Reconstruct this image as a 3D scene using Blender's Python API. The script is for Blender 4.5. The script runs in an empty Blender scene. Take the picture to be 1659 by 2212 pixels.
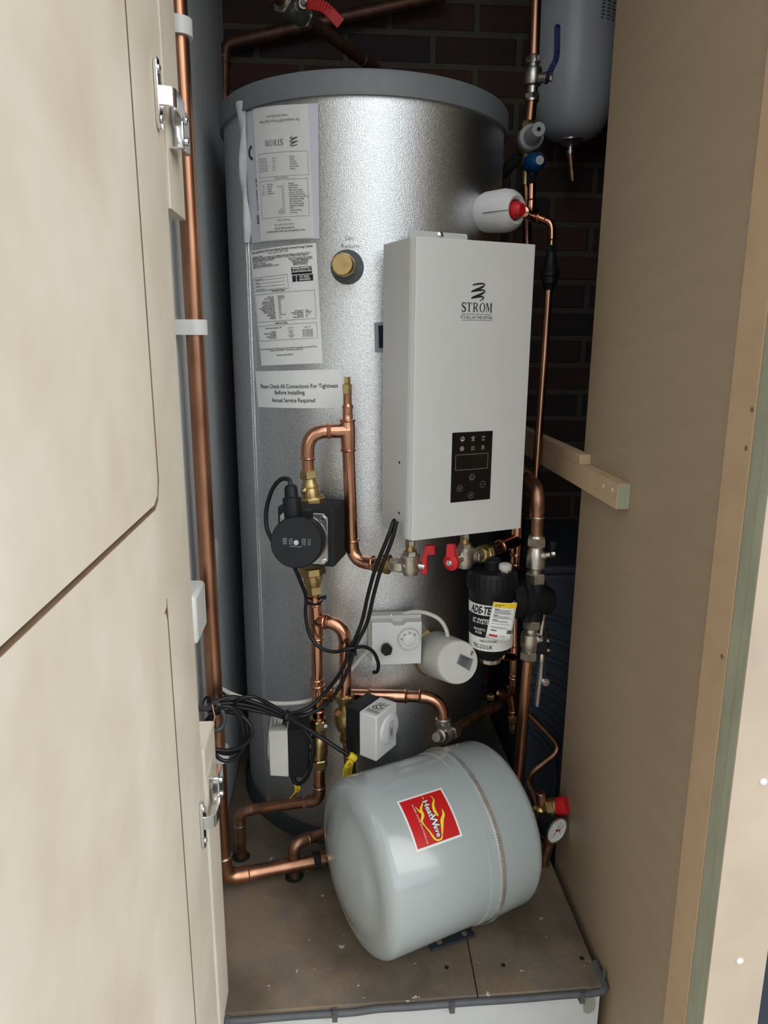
import bpy, bmesh, math, random
from mathutils import Vector as V, Matrix
random.seed(7)
SC = bpy.context.scene
COL = SC.collection
# ------------------------------------------------------------------ camera
F = 1540.0
PIT, YAW, ROL = math.radians(13.5), math.radians(4.03), 0.00616
CAM = V((0, 0, 1.02))
_h = V((math.sin(YAW), math.cos(YAW), 0))
FW = _h * math.cos(PIT) - V((0, 0, math.sin(PIT)))
_r0 = V((math.cos(YAW), -math.sin(YAW), 0)); _u0 = _h * math.sin(PIT) + V((0, 0, math.cos(PIT)))
RT = _r0 * math.cos(ROL) + _u0 * math.sin(ROL); UP = _u0 * math.cos(ROL) - _r0 * math.sin(ROL)
cd = bpy.data.cameras.new('camera'); co = bpy.data.objects.new('camera', cd); COL.objects.link(co)
cd.sensor_fit = 'VERTICAL'; cd.sensor_height = 24.0; cd.lens = 24.0 * F / 2212.0; cd.clip_start = 0.01
m4 = Matrix((RT, UP, -FW)).transposed().to_4x4(); m4.translation = CAM
co.matrix_world = m4; SC.camera = co
# ------------------------------------------------------------------ daylight
W = bpy.data.worlds.new('overcast_sky'); SC.world = W; W.use_nodes = True
wn = W.node_tree.nodes; wl = W.node_tree.links; wn.clear()
tc = wn.new('ShaderNodeTexCoord'); sx = wn.new('ShaderNodeSeparateXYZ'); rp = wn.new('ShaderNodeValToRGB')
bg = wn.new('ShaderNodeBackground'); wo = wn.new('ShaderNodeOutputWorld')
wl.new(tc.outputs['Generated'], sx.inputs[0])
mr = wn.new('ShaderNodeMapRange'); mr.inputs[1].default_value = -1; mr.inputs[2].default_value = 1
wl.new(sx.outputs['Z'], mr.inputs[0]); wl.new(mr.outputs[0], rp.inputs[0]); wl.new(rp.outputs[0], bg.inputs[0]); wl.new(bg.outputs[0], wo.inputs[0])
el = rp.color_ramp.elements
el[0].position = 0.49; el[0].color = (0.10, 0.10, 0.10, 1)
el[1].position = 0.53; el[1].color = (1.12, 1.20, 1.25, 1)
e = el.new(0.82); e.color = (1.22, 1.30, 1.36, 1)
e = el.new(0.92); e.color = (0.95, 1.01, 1.06, 1)
e = el.new(1.0); e.color = (0.6, 0.63, 0.66, 1)
bg.inputs[1].default_value = 1.0
sl = bpy.data.lights.new('hazy_sun', 'SUN'); sl.energy = 1.3; sl.angle = math.radians(55); sl.color = (1.0, 0.95, 0.88)
so_ = bpy.data.objects.new('hazy_sun', sl); COL.objects.link(so_)
so_.rotation_euler = V((-.80, .42, -.62)).to_track_quat('-Z', 'Y').to_euler()
SC.view_settings.view_transform = 'Standard'; SC.view_settings.look = 'None'
SC.view_settings.gamma = 1; SC.view_settings.use_curve_mapping = False
SC.view_settings.exposure = 0.72
SC.render.film_transparent = False
try:
    SC.cycles.max_bounces = 8; SC.cycles.use_denoising = True
except Exception: pass

# ------------------------------------------------------------------ photo geometry
def ray(px, py): return RT * ((px - 829.5) / F) + UP * ((1106 - py) / F) + FW
def P(px, py, Y):
    q = ray(px, py); return CAM + q * (Y / q.y)
def PX(px, py, X):
    q = ray(px, py); return CAM + q * (X / q.x)
def PZ(px, py, Z):
    q = ray(px, py); return CAM + q * ((Z - CAM.z) / q.z)
def mpp(p): return (p - CAM).dot(FW) / F          # metres per pixel at a point
def along(p, d, px):                                # distance along d until the pixel column px
    k = (px - 829.5) / F; q = p - CAM
    return (k * q.dot(FW) - q.dot(RT)) / (d.dot(RT) - k * d.dot(FW))
def planehit(px, py, o, n):
    q = ray(px, py); return CAM + q * ((o - CAM).dot(n) / q.dot(n))
def cylhit(px, py, c, a, R):                        # nearest hit on an infinite cylinder
    q = ray(px, py); w = CAM - c
    q1 = q - a * q.dot(a); w1 = w - a * w.dot(a)
    A = q1.dot(q1); B = 2 * q1.dot(w1); Cc = w1.dot(w1) - R * R
    D = max(B * B - 4 * A * Cc, 0)
    return CAM + q * ((-B - math.sqrt(D)) / (2 * A))
# ------------------------------------------------------------------ materials
def srgb(r, g, b):
    f = lambda c: (c / 255 / 12.92) if c / 255 <= 0.04045 else ((c / 255 + 0.055) / 1.055) ** 2.4
    return (f(r), f(g), f(b))
def mat(name, col, rough=0.5, metal=0.0, ns=0, na=0.0, bs=0, bst=0.0, spec=None, coat=0, ra=0.0, stretch=None, col2=None, detail=4, alpha=None):
    M = bpy.data.materials.new(name); M.use_nodes = True
    n = M.node_tree.nodes; l = M.node_tree.links; b = n['Principled BSDF']
    b.inputs['Base Color'].default_value = (*col, 1); b.inputs['Roughness'].default_value = rough; b.inputs['Metallic'].default_value = metal
    if spec is not None: b.inputs['Specular IOR Level'].default_value = spec
    if coat: b.inputs['Coat Weight'].default_value = coat; b.inputs['Coat Roughness'].default_value = 0.08
    t = n.new('ShaderNodeTexCoord'); src = t.outputs['Object']
    if stretch:
        mp = n.new('ShaderNodeMapping'); mp.inputs['Scale'].default_value = stretch; l.new(src, mp.inputs[0]); src = mp.outputs[0]
    if ns:
        x = n.new('ShaderNodeTexNoise'); x.inputs['Scale'].default_value = ns; x.inputs['Detail'].default_value = detail; l.new(src, x.inputs['Vector'])
        r = n.new('ShaderNodeValToRGB'); l.new(x.outputs['Fac'], r.inputs[0])
        c2 = col2 if col2 else tuple(min(1, c * (1 + na)) for c in col)
        r.color_ramp.elements[0].position = 0.3; r.color_ramp.elements[0].color = (*[c * (1 - na) for c in col], 1)
        r.color_ramp.elements[1].position = 0.7; r.color_ramp.elements[1].color = (*c2, 1)
        l.new(r.outputs[0], b.inputs['Base Color'])
        if ra:
            g = n.new('ShaderNodeMapRange'); g.inputs[3].default_value = rough - ra; g.inputs[4].default_value = rough + ra
            l.new(x.outputs['Fac'], g.inputs[0]); l.new(g.outputs[0], b.inputs['Roughness'])
    if bs:
        y = n.new('ShaderNodeTexNoise'); y.inputs['Scale'].default_value = bs; y.inputs['Detail'].default_value = 3; l.new(src, y.inputs['Vector'])
        bp = n.new('ShaderNodeBump'); bp.inputs['Strength'].default_value = bst; bp.inputs['Distance'].default_value = 0.002
        l.new(y.outputs['Fac'], bp.inputs['Height']); l.new(bp.outputs[0], b.inputs['Normal'])
    if alpha is not None:
        b.inputs['Transmission Weight'].default_value = 1.0; b.inputs['IOR'].default_value = alpha
    return M
COPPER = mat('bright_copper', (0.62, 0.315, 0.20), 0.2, 1, 40, 0.22, 90, 0.05, ra=0.10, stretch=(1, 1, .35))
COPPEROLD = mat('aged_copper', (0.43, 0.215, 0.13), 0.33, 1, 30, 0.35, 60, 0.06, ra=0.10, stretch=(1, 1, .25))
COPPERSHADE = mat('shaded_copper', (0.15, 0.075, 0.055), 0.5, .7, 45, 0.3)  # copper with the dimness of the top back put into its colour
COPPERDULL = mat('dull_copper', (0.36, 0.20, 0.13), 0.42, 1, 45, 0.35, 60, 0.05, ra=0.08)
BRASS = mat('brass', (0.52, 0.385, 0.175), 0.36, 1, 70, 0.18, 120, 0.05, ra=0.08)
NICKEL = mat('nickel_plate', (0.60, 0.56, 0.50), 0.34, 1, 80, 0.12, 150, 0.06, ra=0.08)
CHROME = mat('polished_chrome', (0.80, 0.80, 0.80), 0.12, 1, 30, 0.06)
SOLDER = mat('solder_silver', (0.62, 0.60, 0.56), 0.35, 1, 90, 0.15)
GALV = mat('galvanised_steel', (0.74, 0.75, 0.76), 0.33, 1, 420, 0.22, 600, 0.34, ra=0.08, detail=6)
LIDGREY = mat('grey_lid_plastic', srgb(112, 117, 120), 0.5, 0, 60, 0.05, 300, 0.05)
RUBBER = mat('grey_rubber', srgb(88, 92, 95), 0.7, 0, 80, 0.08)
BLACKFOAM = mat('black_foam', srgb(26, 27, 29), 0.8, 0, 150, 0.2, 250, 0.3)
BLACK = mat('black_plastic', srgb(17, 19, 22), 0.5, 0, 90, 0.12, 250, 0.08, spec=.3)
CABLEBLACK = mat('black_cable_sheath', srgb(20, 21, 23), 0.42, 0, 50, 0.12, spec=.35)
CABLEGREY = mat('grey_cable_sheath', srgb(80, 82, 86), 0.5, 0, 40, 0.12)
CABLEWHITE = mat('white_cable_sheath', srgb(205, 203, 195), 0.45, 0, 40, 0.05)
WHITEP = mat('white_plastic', srgb(212, 212, 210), 0.4, 0, 40, 0.03)
WHITEDULL = mat('off_white_plastic', srgb(200, 198, 190), 0.5, 0, 30, 0.04)
POWDER = mat('white_powder_coat', srgb(209, 209, 207), 0.42, 0, 14, 0.015, 600, 0.04)
PAPER = mat('white_paper', srgb(240, 240, 238), 0.65, 0, 20, 0.03)
LILAC = mat('lilac_white_paper', srgb(222, 223, 234), 0.6, 0, 20, 0.02)
INK = mat('black_ink', srgb(32, 32, 34), 0.7, 0, 60, 0.1)
GREYINK = mat('grey_ink', srgb(95, 97, 99), 0.7, 0, 60, 0.05)
WHITEINK = mat('white_print', srgb(225, 225, 222), 0.6, 0, 60, 0.03)
PANELINK = mat('pale_panel_print', srgb(185, 182, 175), 0.6, 0, 60, 0.03)
DIMINK = mat('dim_panel_print', srgb(120, 112, 105), 0.6, 0, 60, 0.03)
BLACKGLOSS = mat('black_gloss_panel', srgb(10, 10, 11), 0.12, 0, 30, 0.1)
REDP = mat('red_plastic', srgb(196, 30, 38), 0.38, 0, 40, 0.06)
BLUEP = mat('blue_plastic', srgb(14, 68, 120), 0.4, 0, 40, 0.08)
DKBLUE = mat('dark_blue_grip', srgb(22, 34, 92), 0.45, 0, 40, 0.08)
GREYCAP = mat('grey_cap_plastic', srgb(150, 151, 152), 0.5, 0, 40, 0.04)
VESSEL = mat('grey_gloss_paint', srgb(162, 170, 170), 0.2, 0, 12, 0.02, 25, 0.02, coat=0.4)
WVESSEL = mat('white_vessel_paint', srgb(190, 195, 205), 0.35, 0, 12, 0.03)
REDST = mat('red_sticker', srgb(190, 24, 30), 0.25, 0, 30, 0.05)
YELLOW = mat('yellow_print', srgb(238, 205, 50), 0.5, 0, 30, 0.05)
YELLOWTAG = mat('yellow_tag', srgb(225, 195, 40), 0.5, 0, 30, 0.08)
SILVERLB = mat('silver_label', srgb(120, 122, 126), 0.4, 0.3, 50, 0.06)
ALU = mat('cast_aluminium', (0.50, 0.50, 0.50), 0.42, 1, 120, 0.1, 250, 0.08)
FOAMW = mat('white_insulation_foam', srgb(212, 212, 212), 0.75, 0, 60, 0.04, 200, 0.1)
MDF = mat('mdf_board', srgb(190, 179, 160), 0.62, 0, 7, 0.05, 180, 0.05, col2=srgb(205, 197, 184))
MDFSHADE = mat('shaded_mdf_board', srgb(153, 134, 111), 0.6, 0, 16, 0.04, 180, 0.05, stretch=(1, .5, 3))  # same board as the door, its shade painted in as a darker colour
MDFSTILE = mat('tan_mdf_board', srgb(182, 155, 124), 0.6, 0, 20, 0.06, 180, 0.05)
MDFGREEN = mat('green_mdf_core', srgb(150, 153, 132), 0.75, 0, 30, 0.14, 200, 0.2, stretch=(1, 1, .3))
MDFFACE = mat('pale_mdf_face', srgb(182, 166, 148), 0.6, 0, 8, 0.12, 150, 0.05)
MDFCUT = mat('mdf_groove_core', srgb(118, 96, 74), 0.8, 0, 60, 0.1)
PLASTER = mat('grey_plaster', srgb(182, 185, 187), 0.85, 0, 6, 0.12, 60, 0.15, stretch=(1, 1, .4))
CHIP = None
PAINTW = mat('white_painted_board', srgb(196, 197, 197), 0.55, 0, 8, 0.07, 60, 0.06)
NAVY = mat('dark_navy_wall', srgb(40, 48, 60), 0.8, 0, 20, 0.1)
PATIO = mat('grey_paving', srgb(140, 136, 129), 0.85, 0, 9, 0.2, 40, 0.3)
CEIL = mat('dusty_ceiling', srgb(120, 118, 115), 0.9, 0, 9, 0.1)
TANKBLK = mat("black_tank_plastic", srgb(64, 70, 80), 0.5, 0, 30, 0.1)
HOLE = mat('dark_hole', srgb(14, 13, 12), 0.9, 0, 50, 0.2)
STEEL = mat('zinc_steel', (0.82, 0.82, 0.82), 0.32, 1, 60, 0.15)
BRAID = mat('braided_steel', (0.5, 0.5, 0.5), 0.35, 1, 700, 0.45, 700, 0.5)
DARKSTEEL = mat('dark_painted_steel', srgb(48, 52, 58), 0.45, 0, 60, 0.1)
def filmmat():
    M = bpy.data.materials.new('clear_plastic_film'); M.use_nodes = True; n = M.node_tree.nodes; l = M.node_tree.links; n.clear()
    o = n.new('ShaderNodeOutputMaterial'); mx = n.new('ShaderNodeMixShader'); t = n.new('ShaderNodeBsdfTransparent'); g = n.new('ShaderNodeBsdfGlossy'); g.inputs['Roughness'].default_value = .12
    x = n.new('ShaderNodeTexNoise'); x.inputs['Scale'].default_value = 14; r = n.new('ShaderNodeMapRange'); r.inputs[3].default_value = .02; r.inputs[4].default_value = .14; l.new(x.outputs['Fac'], r.inputs[0]); l.new(r.outputs[0], mx.inputs[0])
    t.inputs[0].default_value = (.97, .97, .97, 1); l.new(t.outputs[0], mx.inputs[1]); l.new(g.outputs[0], mx.inputs[2]); l.new(mx.outputs[0], o.inputs[0]); return M
FILM = filmmat()
TAPE = mat('crumpled_clear_tape', srgb(205, 207, 208), 0.3, 0, 60, 0.08, 60, 0.5)

def brickmat():
    M = bpy.data.materials.new('dark_brick'); M.use_nodes = True
    n = M.node_tree.nodes; l = M.node_tree.links; b = n['Principled BSDF']; b.inputs['Roughness'].default_value = 0.85
    t = n.new('ShaderNodeTexCoord'); s = n.new('ShaderNodeSeparateXYZ'); c = n.new('ShaderNodeCombineXYZ')
    l.new(t.outputs['Object'], s.inputs[0]); ad = n.new('ShaderNodeMath'); ad.operation = 'ADD'
    l.new(s.outputs['X'], ad.inputs[0]); l.new(s.outputs['Y'], ad.inputs[1])
    l.new(ad.outputs[0], c.inputs[0]); l.new(s.outputs['Z'], c.inputs[1])
    k = n.new('ShaderNodeTexBrick'); l.new(c.outputs[0], k.inputs['Vector'])
    k.inputs['Scale'].default_value = 1; k.inputs['Brick Width'].default_value = 0.205; k.inputs['Row Height'].default_value = 0.069
    k.inputs['Mortar Size'].default_value = 0.0085; k.inputs['Mortar Smooth'].default_value = 0.3; k.inputs['Bias'].default_value = -0.2
    k.inputs['Color1'].default_value = (*srgb(92, 60, 54), 1); k.inputs['Color2'].default_value = (*srgb(46, 47, 54), 1); k.inputs['Mortar'].default_value = (*srgb(100, 93, 80), 1)
    x = n.new('ShaderNodeTexNoise'); x.inputs['Scale'].default_value = 30; x.inputs['Detail'].default_value = 6; l.new(t.outputs['Object'], x.inputs['Vector'])
    mx = n.new('ShaderNodeMix'); mx.data_type = 'RGBA'; mx.blend_type = 'MULTIPLY'; mx.inputs[0].default_value = 0.6
    l.new(k.outputs['Color'], mx.inputs[6]); l.new(x.outputs['Color'], mx.inputs[7]); l.new(mx.outputs[2], b.inputs['Base Color'])
    bp = n.new('ShaderNodeBump'); bp.inputs['Strength'].default_value = 0.8; bp.inputs['Distance'].default_value = 0.006
    iv = n.new('ShaderNodeMath'); iv.operation = 'SUBTRACT'; iv.inputs[0].default_value = 1; l.new(k.outputs['Fac'], iv.inputs[1])
    m2 = n.new('ShaderNodeMath'); m2.operation = 'MULTIPLY_ADD'; m2.inputs[1].default_value = 0.4; l.new(x.outputs['Fac'], m2.inputs[0]); l.new(iv.outputs[0], m2.inputs[2])
    l.new(m2.outputs[0], bp.inputs['Height']); l.new(bp.outputs[0], b.inputs['Normal'])
    return M
BRICK = brickmat()
def chipmat():
    M = bpy.data.materials.new('dusty_chipboard'); M.use_nodes = True
    n = M.node_tree.nodes; l = M.node_tree.links; b = n['Principled BSDF']; b.inputs['Roughness'].default_value = 0.8
    t = n.new('ShaderNodeTexCoord')
    def noise(s, d, lo, hi):
        x = n.new('ShaderNodeTexNoise'); x.inputs['Scale'].default_value = s; x.inputs['Detail'].default_value = d; l.new(t.outputs['Object'], x.inputs['Vector'])
        r = n.new('ShaderNodeMapRange'); r.inputs[1].default_value = lo; r.inputs[2].default_value = hi; l.new(x.outputs['Fac'], r.inputs[0]); return x, r
    def mix(f, a, c2):
        m = n.new('ShaderNodeMix'); m.data_type = 'RGBA'; l.new(f, m.inputs[0])
        if isinstance(a, tuple): m.inputs[6].default_value = (*a, 1)
        else: l.new(a, m.inputs[6])
        m.inputs[7].default_value = (*c2, 1); return m.outputs[2]
    x1, r1 = noise(7, 9, .38, .62); x2, r2 = noise(13, 8, .48, .66); x3, r3 = noise(48, 3, .70, .73); x4, r4 = noise(140, 3, .3, .7)
    c = mix(r1.outputs[0], srgb(100, 88, 74), srgb(142, 124, 102)); 
    q = n.new('ShaderNodeMath'); q.operation = 'MULTIPLY'; q.inputs[1].default_value = .6; l.new(r2.outputs[0], q.inputs[0])
    c = mix(q.outputs[0], c, srgb(116, 112, 104)); c = mix(r3.outputs[0], c, srgb(200, 196, 186))
    m = n.new('ShaderNodeMix'); m.data_type = 'RGBA'; m.blend_type = 'MULTIPLY'; m.inputs[0].default_value = .35; l.new(c, m.inputs[6]); l.new(x4.outputs['Color'], m.inputs[7])
    l.new(m.outputs[2], b.inputs['Base Color'])
    bp = n.new('ShaderNodeBump'); bp.inputs['Strength'].default_value = .25; bp.inputs['Distance'].default_value = .002; l.new(x4.outputs['Fac'], bp.inputs['Height']); l.new(bp.outputs[0], b.inputs['Normal'])
    return M
CHIP = chipmat()

# ------------------------------------------------------------------ mesh helpers
ORG = {}
def thing(name, label, cat, loc=(0, 0, 0), group=None, kind=None):
    o = bpy.data.objects.new(name, None); COL.objects.link(o); o.location = loc; o.empty_display_size = 0.02
    o['label'] = label; o['category'] = cat
    if group: o['group'] = group
    if kind: o['kind'] = kind
    ORG[o.name] = V(loc); return o
def tag(o, label, cat, group=None):
    o['label'] = label; o['category'] = cat
    if group: o['group'] = group
    return o
def perp(a):
    a = a.normalized(); b = V((0, 0, 1)) if abs(a.z) < 0.9 else V((1, 0, 0))
    u = a.cross(b).normalized(); return u, a.cross(u).normalized()
def catmull(pts, n=6):
    pts = [V(p) for p in pts]; out = []
    for i in range(len(pts) - 1):
        p0 = pts[max(i - 1, 0)]; p1 = pts[i]; p2 = pts[i + 1]; p3 = pts[min(i + 2, len(pts) - 1)]
        for k in range(n):
            t = k / n
            out.append(0.5 * (2 * p1 + (p2 - p0) * t + (2 * p0 - 5 * p1 + 4 * p2 - p3) * t * t + (3 * p1 - p0 - 3 * p2 + p3) * t ** 3))
    out.append(pts[-1]); return out
def fillet(pts, r, n=7):
    pts = [V(p) for p in pts]; out = [pts[0]]
    for i in range(1, len(pts) - 1):
        a = (pts[i - 1] - pts[i]); b = (pts[i + 1] - pts[i]); k = min(r, a.length * .95, b.length * .95)
        s = pts[i] + a.normalized() * k; e_ = pts[i] + b.normalized() * k
        for j in range(n + 1):
            t = j / n; out.append(s * (1 - t) ** 2 + pts[i] * 2 * t * (1 - t) + e_ * t * t)
    out.append(pts[-1]); return out
class MB:
    def __init__(s): s.v = []; s.f = []
    def add(s, vs, fs):
        n = len(s.v); s.v += [V(x) for x in vs]; s.f += [tuple(i + n for i in f) for f in fs]; return s
    def box(s, c, h, ax=None):
        X, Y, Z = ax if ax else (V((1, 0, 0)), V((0, 1, 0)), V((0, 0, 1))); c = V(c)
        vs = [c + X * (h[0] * i) + Y * (h[1] * j) + Z * (h[2] * k) for i in (-1, 1) for j in (-1, 1) for k in (-1, 1)]
        return s.add(vs, [(0, 1, 3, 2), (4, 6, 7, 5), (0, 4, 5, 1), (2, 3, 7, 6), (0, 2, 6, 4), (1, 5, 7, 3)])
    def bb(s, lo, hi):
        return s.box([(a + b) / 2 for a, b in zip(lo, hi)], [(b - a) / 2 for a, b in zip(lo, hi)])
    def hexa(s, a, b):                                  # two quads (4 points each)
        return s.add(list(a) + list(b), [(0, 3, 2, 1), (4, 5, 6, 7)] + [(i, (i + 1) % 4, 4 + (i + 1) % 4, 4 + i) for i in range(4)])
    def prism(s, pts, w):                               # 3d polygon extruded by vector w
        n = len(pts); pts = [V(p) for p in pts]
        return s.add(pts + [p + w for p in pts], [tuple(range(n))[::-1], tuple(range(n, 2 * n))] + [(i, (i + 1) % n, n + (i + 1) % n, n + i) for i in range(n)])
    def lat(s, A, B, prof, n=24, rot=0.0, absd=False):  # lathe from A to B: prof (fraction, radius)
        A = V(A); B = V(B); a = (B - A); L = a.length; a = a / L; u, w = perp(a)
        vs = []; fs = []; k = len(prof)
        for t, r in prof:
            c = A + a * (t if absd else t * L)
            for i in range(n):
                g = 2 * math.pi * i / n + rot; vs.append(c + u * (r * math.cos(g)) + w * (r * math.sin(g)))
        for j in range(k - 1):
            for i in range(n): fs.append((j * n + i, j * n + (i + 1) % n, (j + 1) * n + (i + 1) % n, (j + 1) * n + i))
        fs.append(tuple(range(n))[::-1]); fs.append(tuple(range((k - 1) * n, k * n)))
        return s.add(vs, fs)
    def cyl(s, A, B, r, n=20): return s.lat(A, B, [(0, r), (1, r)], n)
    def hexn(s, A, B, R, rot=0.0):
        return s.lat(A, B, [(0, R * .88), (.1, R), (.9, R), (1, R * .88)], 6, rot)
    def bead(s, c, a, r, t=None):
        t = t or r * .16; a = V(a).normalized(); c = V(c)
        return s.lat(c - a * t * 1.3, c + a * t * 1.3, [(0, r * 1.02), (.15, r + t * .8), (.5, r + t * 1.2), (.85, r + t * .8), (1, r * 1.02)], 24)
    def tube(s, pts, r, n=14):
        pts = [V(p) for p in pts]; m = len(pts); vs = []; fs = []
        T = [(pts[min(i + 1, m - 1)] - pts[max(i - 1, 0)]).normalized() for i in range(m)]
        u, w = perp(T[0])
        for i in range(m):
            u = (u - T[i] * u.dot(T[i])).normalized(); w = T[i].cross(u)
            ri = r[i] if isinstance(r, (list, tuple)) else r
            for k in range(n):
                g = 2 * math.pi * k / n; vs.append(pts[i] + u * (ri * math.cos(g)) + w * (ri * math.sin(g)))
        for i in range(m - 1):
            for k in range(n): fs.append((i * n + k, i * n + (k + 1) % n, (i + 1) * n + (k + 1) % n, (i + 1) * n + k))
        fs.append(tuple(range(n))[::-1]); fs.append(tuple(range((m - 1) * n, m * n)))
        return s.add(vs, fs)
    def grid(s, fn, nu, nv, th=None):                   # fn(i/nu, j/nv) -> point; open sheet
        vs = [fn(i / nu, j / nv) for j in range(nv + 1) for i in range(nu + 1)]
        return s.add(vs, [(j * (nu + 1) + i, j * (nu + 1) + i + 1, (j + 1) * (nu + 1) + i + 1, (j + 1) * (nu + 1) + i) for j in range(nv) for i in range(nu)])
    def poly(s, pts): return s.add(pts, [tuple(range(len(pts)))])
    def ribbon(s, pts2, ws, fn):                        # flat variable-width stroke in label space
        n = len(pts2); L = []; R_ = []
        for i in range(n):
            a = pts2[max(i - 1, 0)]; b = pts2[min(i + 1, n - 1)]; dx, dy = b[0] - a[0], b[1] - a[1]; q = math.hypot(dx, dy) or 1
            w = (ws[i] if isinstance(ws, (list, tuple)) else ws) / 2
            L.append(fn(pts2[i][0] - dy / q * w, pts2[i][1] + dx / q * w)); R_.append(fn(pts2[i][0] + dy / q * w, pts2[i][1] - dx / q * w))
        return s.add(L + R_, [(i, i + 1, n + i + 1, n + i) for i in range(n - 1)])
    def rect(s, x0, y0, x1, y1, fn, nu=3):
        return s.grid(lambda a, b: fn(x0 + (x1 - x0) * a, y0 + (y1 - y0) * b), nu, 1)
    def frame(s, x0, y0, x1, y1, t, fn, nu=8):
        s.rect(x0, y0, x1, y0 + t, fn, nu); s.rect(x0, y1 - t, x1, y1, fn, nu); s.rect(x0, y0, x0 + t, y1, fn); s.rect(x1 - t, y0, x1, y1, fn); return s
    def ring2(s, cx, cy, r, t, fn, n=24, a0=0, a1=2 * math.pi):
        pts = [(cx + r * math.cos(a0 + (a1 - a0) * i / n), cy + r * math.sin(a0 + (a1 - a0) * i / n)) for i in range(n + 1)]
        return s.ribbon(pts, t, fn)
    def disc2(s, cx, cy, r, fn, n=20): return s.poly([fn(cx + r * math.cos(2 * math.pi * i / n), cy + r * math.sin(2 * math.pi * i / n)) for i in range(n)])
    def text(s, body, size, x, y, fn, align='CENTER', bold=0, sx=1.0):
        cu = bpy.data.curves.new('t', 'FONT'); cu.body = body; cu.size = size / 0.7; cu.align_x = align; cu.offset = bold * size; cu.resolution_u = 2
        ob = bpy.data.objects.new('t', cu); TCOL.objects.link(ob); TVL.update()
        dg = bpy.context.evaluated_depsgraph_get()
        me = bpy.data.meshes.new_from_object(ob, preserve_all_data_layers=False, depsgraph=dg)
        s.add([fn(x + v.co.x * sx, y + v.co.y) for v in me.vertices], [tuple(p.vertices) for p in me.polygons])
        bpy.data.objects.remove(ob); bpy.data.curves.remove(cu); bpy.data.meshes.remove(me); return s
    def build(s, name, m, parent=None, smooth=True, bevel=0, ang=38, recalc=True):
        root = parent
        while root and root.parent: root = root.parent
        org = ORG.get(root.name, V((0, 0, 0))) if root else V((0, 0, 0))
        if not root:
            lo = V([min(v[i] for v in s.v) for i in range(3)]); hi = V([max(v[i] for v in s.v) for i in range(3)])
            org = V(((lo.x + hi.x) / 2, (lo.y + hi.y) / 2, lo.z))
        me = bpy.data.meshes.new(name); me.from_pydata([tuple(v - org) for v in s.v], [], s.f)
        if recalc:
            b = bmesh.new(); b.from_mesh(me); bmesh.ops.recalc_face_normals(b, faces=b.faces); b.to_mesh(me); b.free()
        me.materials.append(m)
        if smooth:
            me.polygons.foreach_set('use_smooth', [True] * len(me.polygons)); me.set_sharp_from_angle(angle=math.radians(ang))
        o = bpy.data.objects.new(name, me); COL.objects.link(o)
        if parent: o.parent = parent
        else: o.location = org; ORG[o.name] = org
        if bevel:
            q = o.modifiers.new('edge_rounding', 'BEVEL'); q.width = bevel; q.segments = 2; q.limit_method = 'ANGLE'; q.angle_limit = math.radians(50)
        return o
TCOL = COL
class _TV:
    def update(self): bpy.context.view_layer.update()
TVL = _TV()
def struct(o): o['kind'] = 'structure'; return o
def latpx(m, a, b, Y, prof, n=24, rot=0.0):          # prof in pixel rows: (y, r)
    A = P(a[0], a[1], Y); B = P(b[0], b[1], Y); s = mpp((A + B) / 2)
    return m.lat(A, B, [((y - a[1]) / (b[1] - a[1]), r * s) for y, r in prof], n, rot)
def hexpx(m, a, b, Y, r, rot=0.3):
    A = P(a[0], a[1], Y); B = P(b[0], b[1], Y); return m.hexn(A, B, r * mpp((A + B) / 2), rot)
def pipe(par, pts, r, m=None, name='pipe', bend=None, n=18):
    k = MB(); k.tube(fillet(pts, bend) if bend else pts, r, n); return k.build(name, m or COPPER, par)
def elbow(par, a, c, b, r, m=None, bend=None, beads=True):
    a, c, b = V(a), V(c), V(b); k = MB(); bend = bend or min((a - c).length, (b - c).length) * .8
    k.tube(fillet([a, c, b], bend), r * 1.1, 20)
    if beads:
        k.bead(a, a - c, r * 1.08); k.bead(b, b - c, r * 1.08)
    else:
        k.lat(a, a + (c - a) * .02, [(0, r * 1.16), (1, r * 1.16)]); 
    return k.build('elbow', m or COPPER, par)
def tee(par, c, ends, r, m=None, beads=True):
    k = MB(); c = V(c)
    for e_ in ends:
        e_ = V(e_); k.tube([c, c + (e_ - c) * .35, e_], [r * 1.22, r * 1.16, r * 1.1], 20)
        if beads: k.bead(e_, e_ - c, r * 1.08)
    k.lat(c - V((0, 0, r)), c + V((0, 0, r)), [(0, r * .8), (.25, r * 1.16), (.5, r * 1.22), (.75, r * 1.16), (1, r * .8)])
    return k.build('tee', m or COPPER, par)
def ringband(par, c, a, r, m, name='solder_ring', w=.0012, t=.0012):
    a = V(a).normalized(); k = MB(); k.lat(V(c) - a * w, V(c) + a * w, [(0, r + t * .5), (.5, r + t), (1, r + t * .5)]); return k.build(name, m, par)
UZ = V((0, 0, 1))

# ================================================================== THE SETTING
YD = 0.87                                            # plane of the cupboard mouth
m = MB(); m.bb((-.9, 1.87, -.35), (1.3, 1.95, 2.2)); struct(m.build('wall_back', BRICK, smooth=False))
m = MB(); m.bb((-.33, .95, -.35), (-.245, 1.87, 2.2)); struct(m.build('wall_left', PLASTER, smooth=False))
m = MB(); m.bb((1.0, .75, -.35), (1.08, 1.87, 2.2)); struct(m.build('wall_right', BRICK, smooth=False))
m = MB(); m.bb((-.9, .86, 2.1), (1.3, 1.95, 2.2)); m.bb((-.9, .86, 2.02), (1.3, .9, 2.1)); struct(m.build('ceiling', CEIL, smooth=False))
m = MB(); m.bb((-4, -6, -.42), (4, 1.95, -.36)); struct(m.build('floor', PATIO, smooth=False))
m = MB(); m.bb((-1.6, .955, -.36), (-.25, 1.0, 2.2)); struct(m.build('wall_front_left', NAVY, smooth=False))
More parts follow.
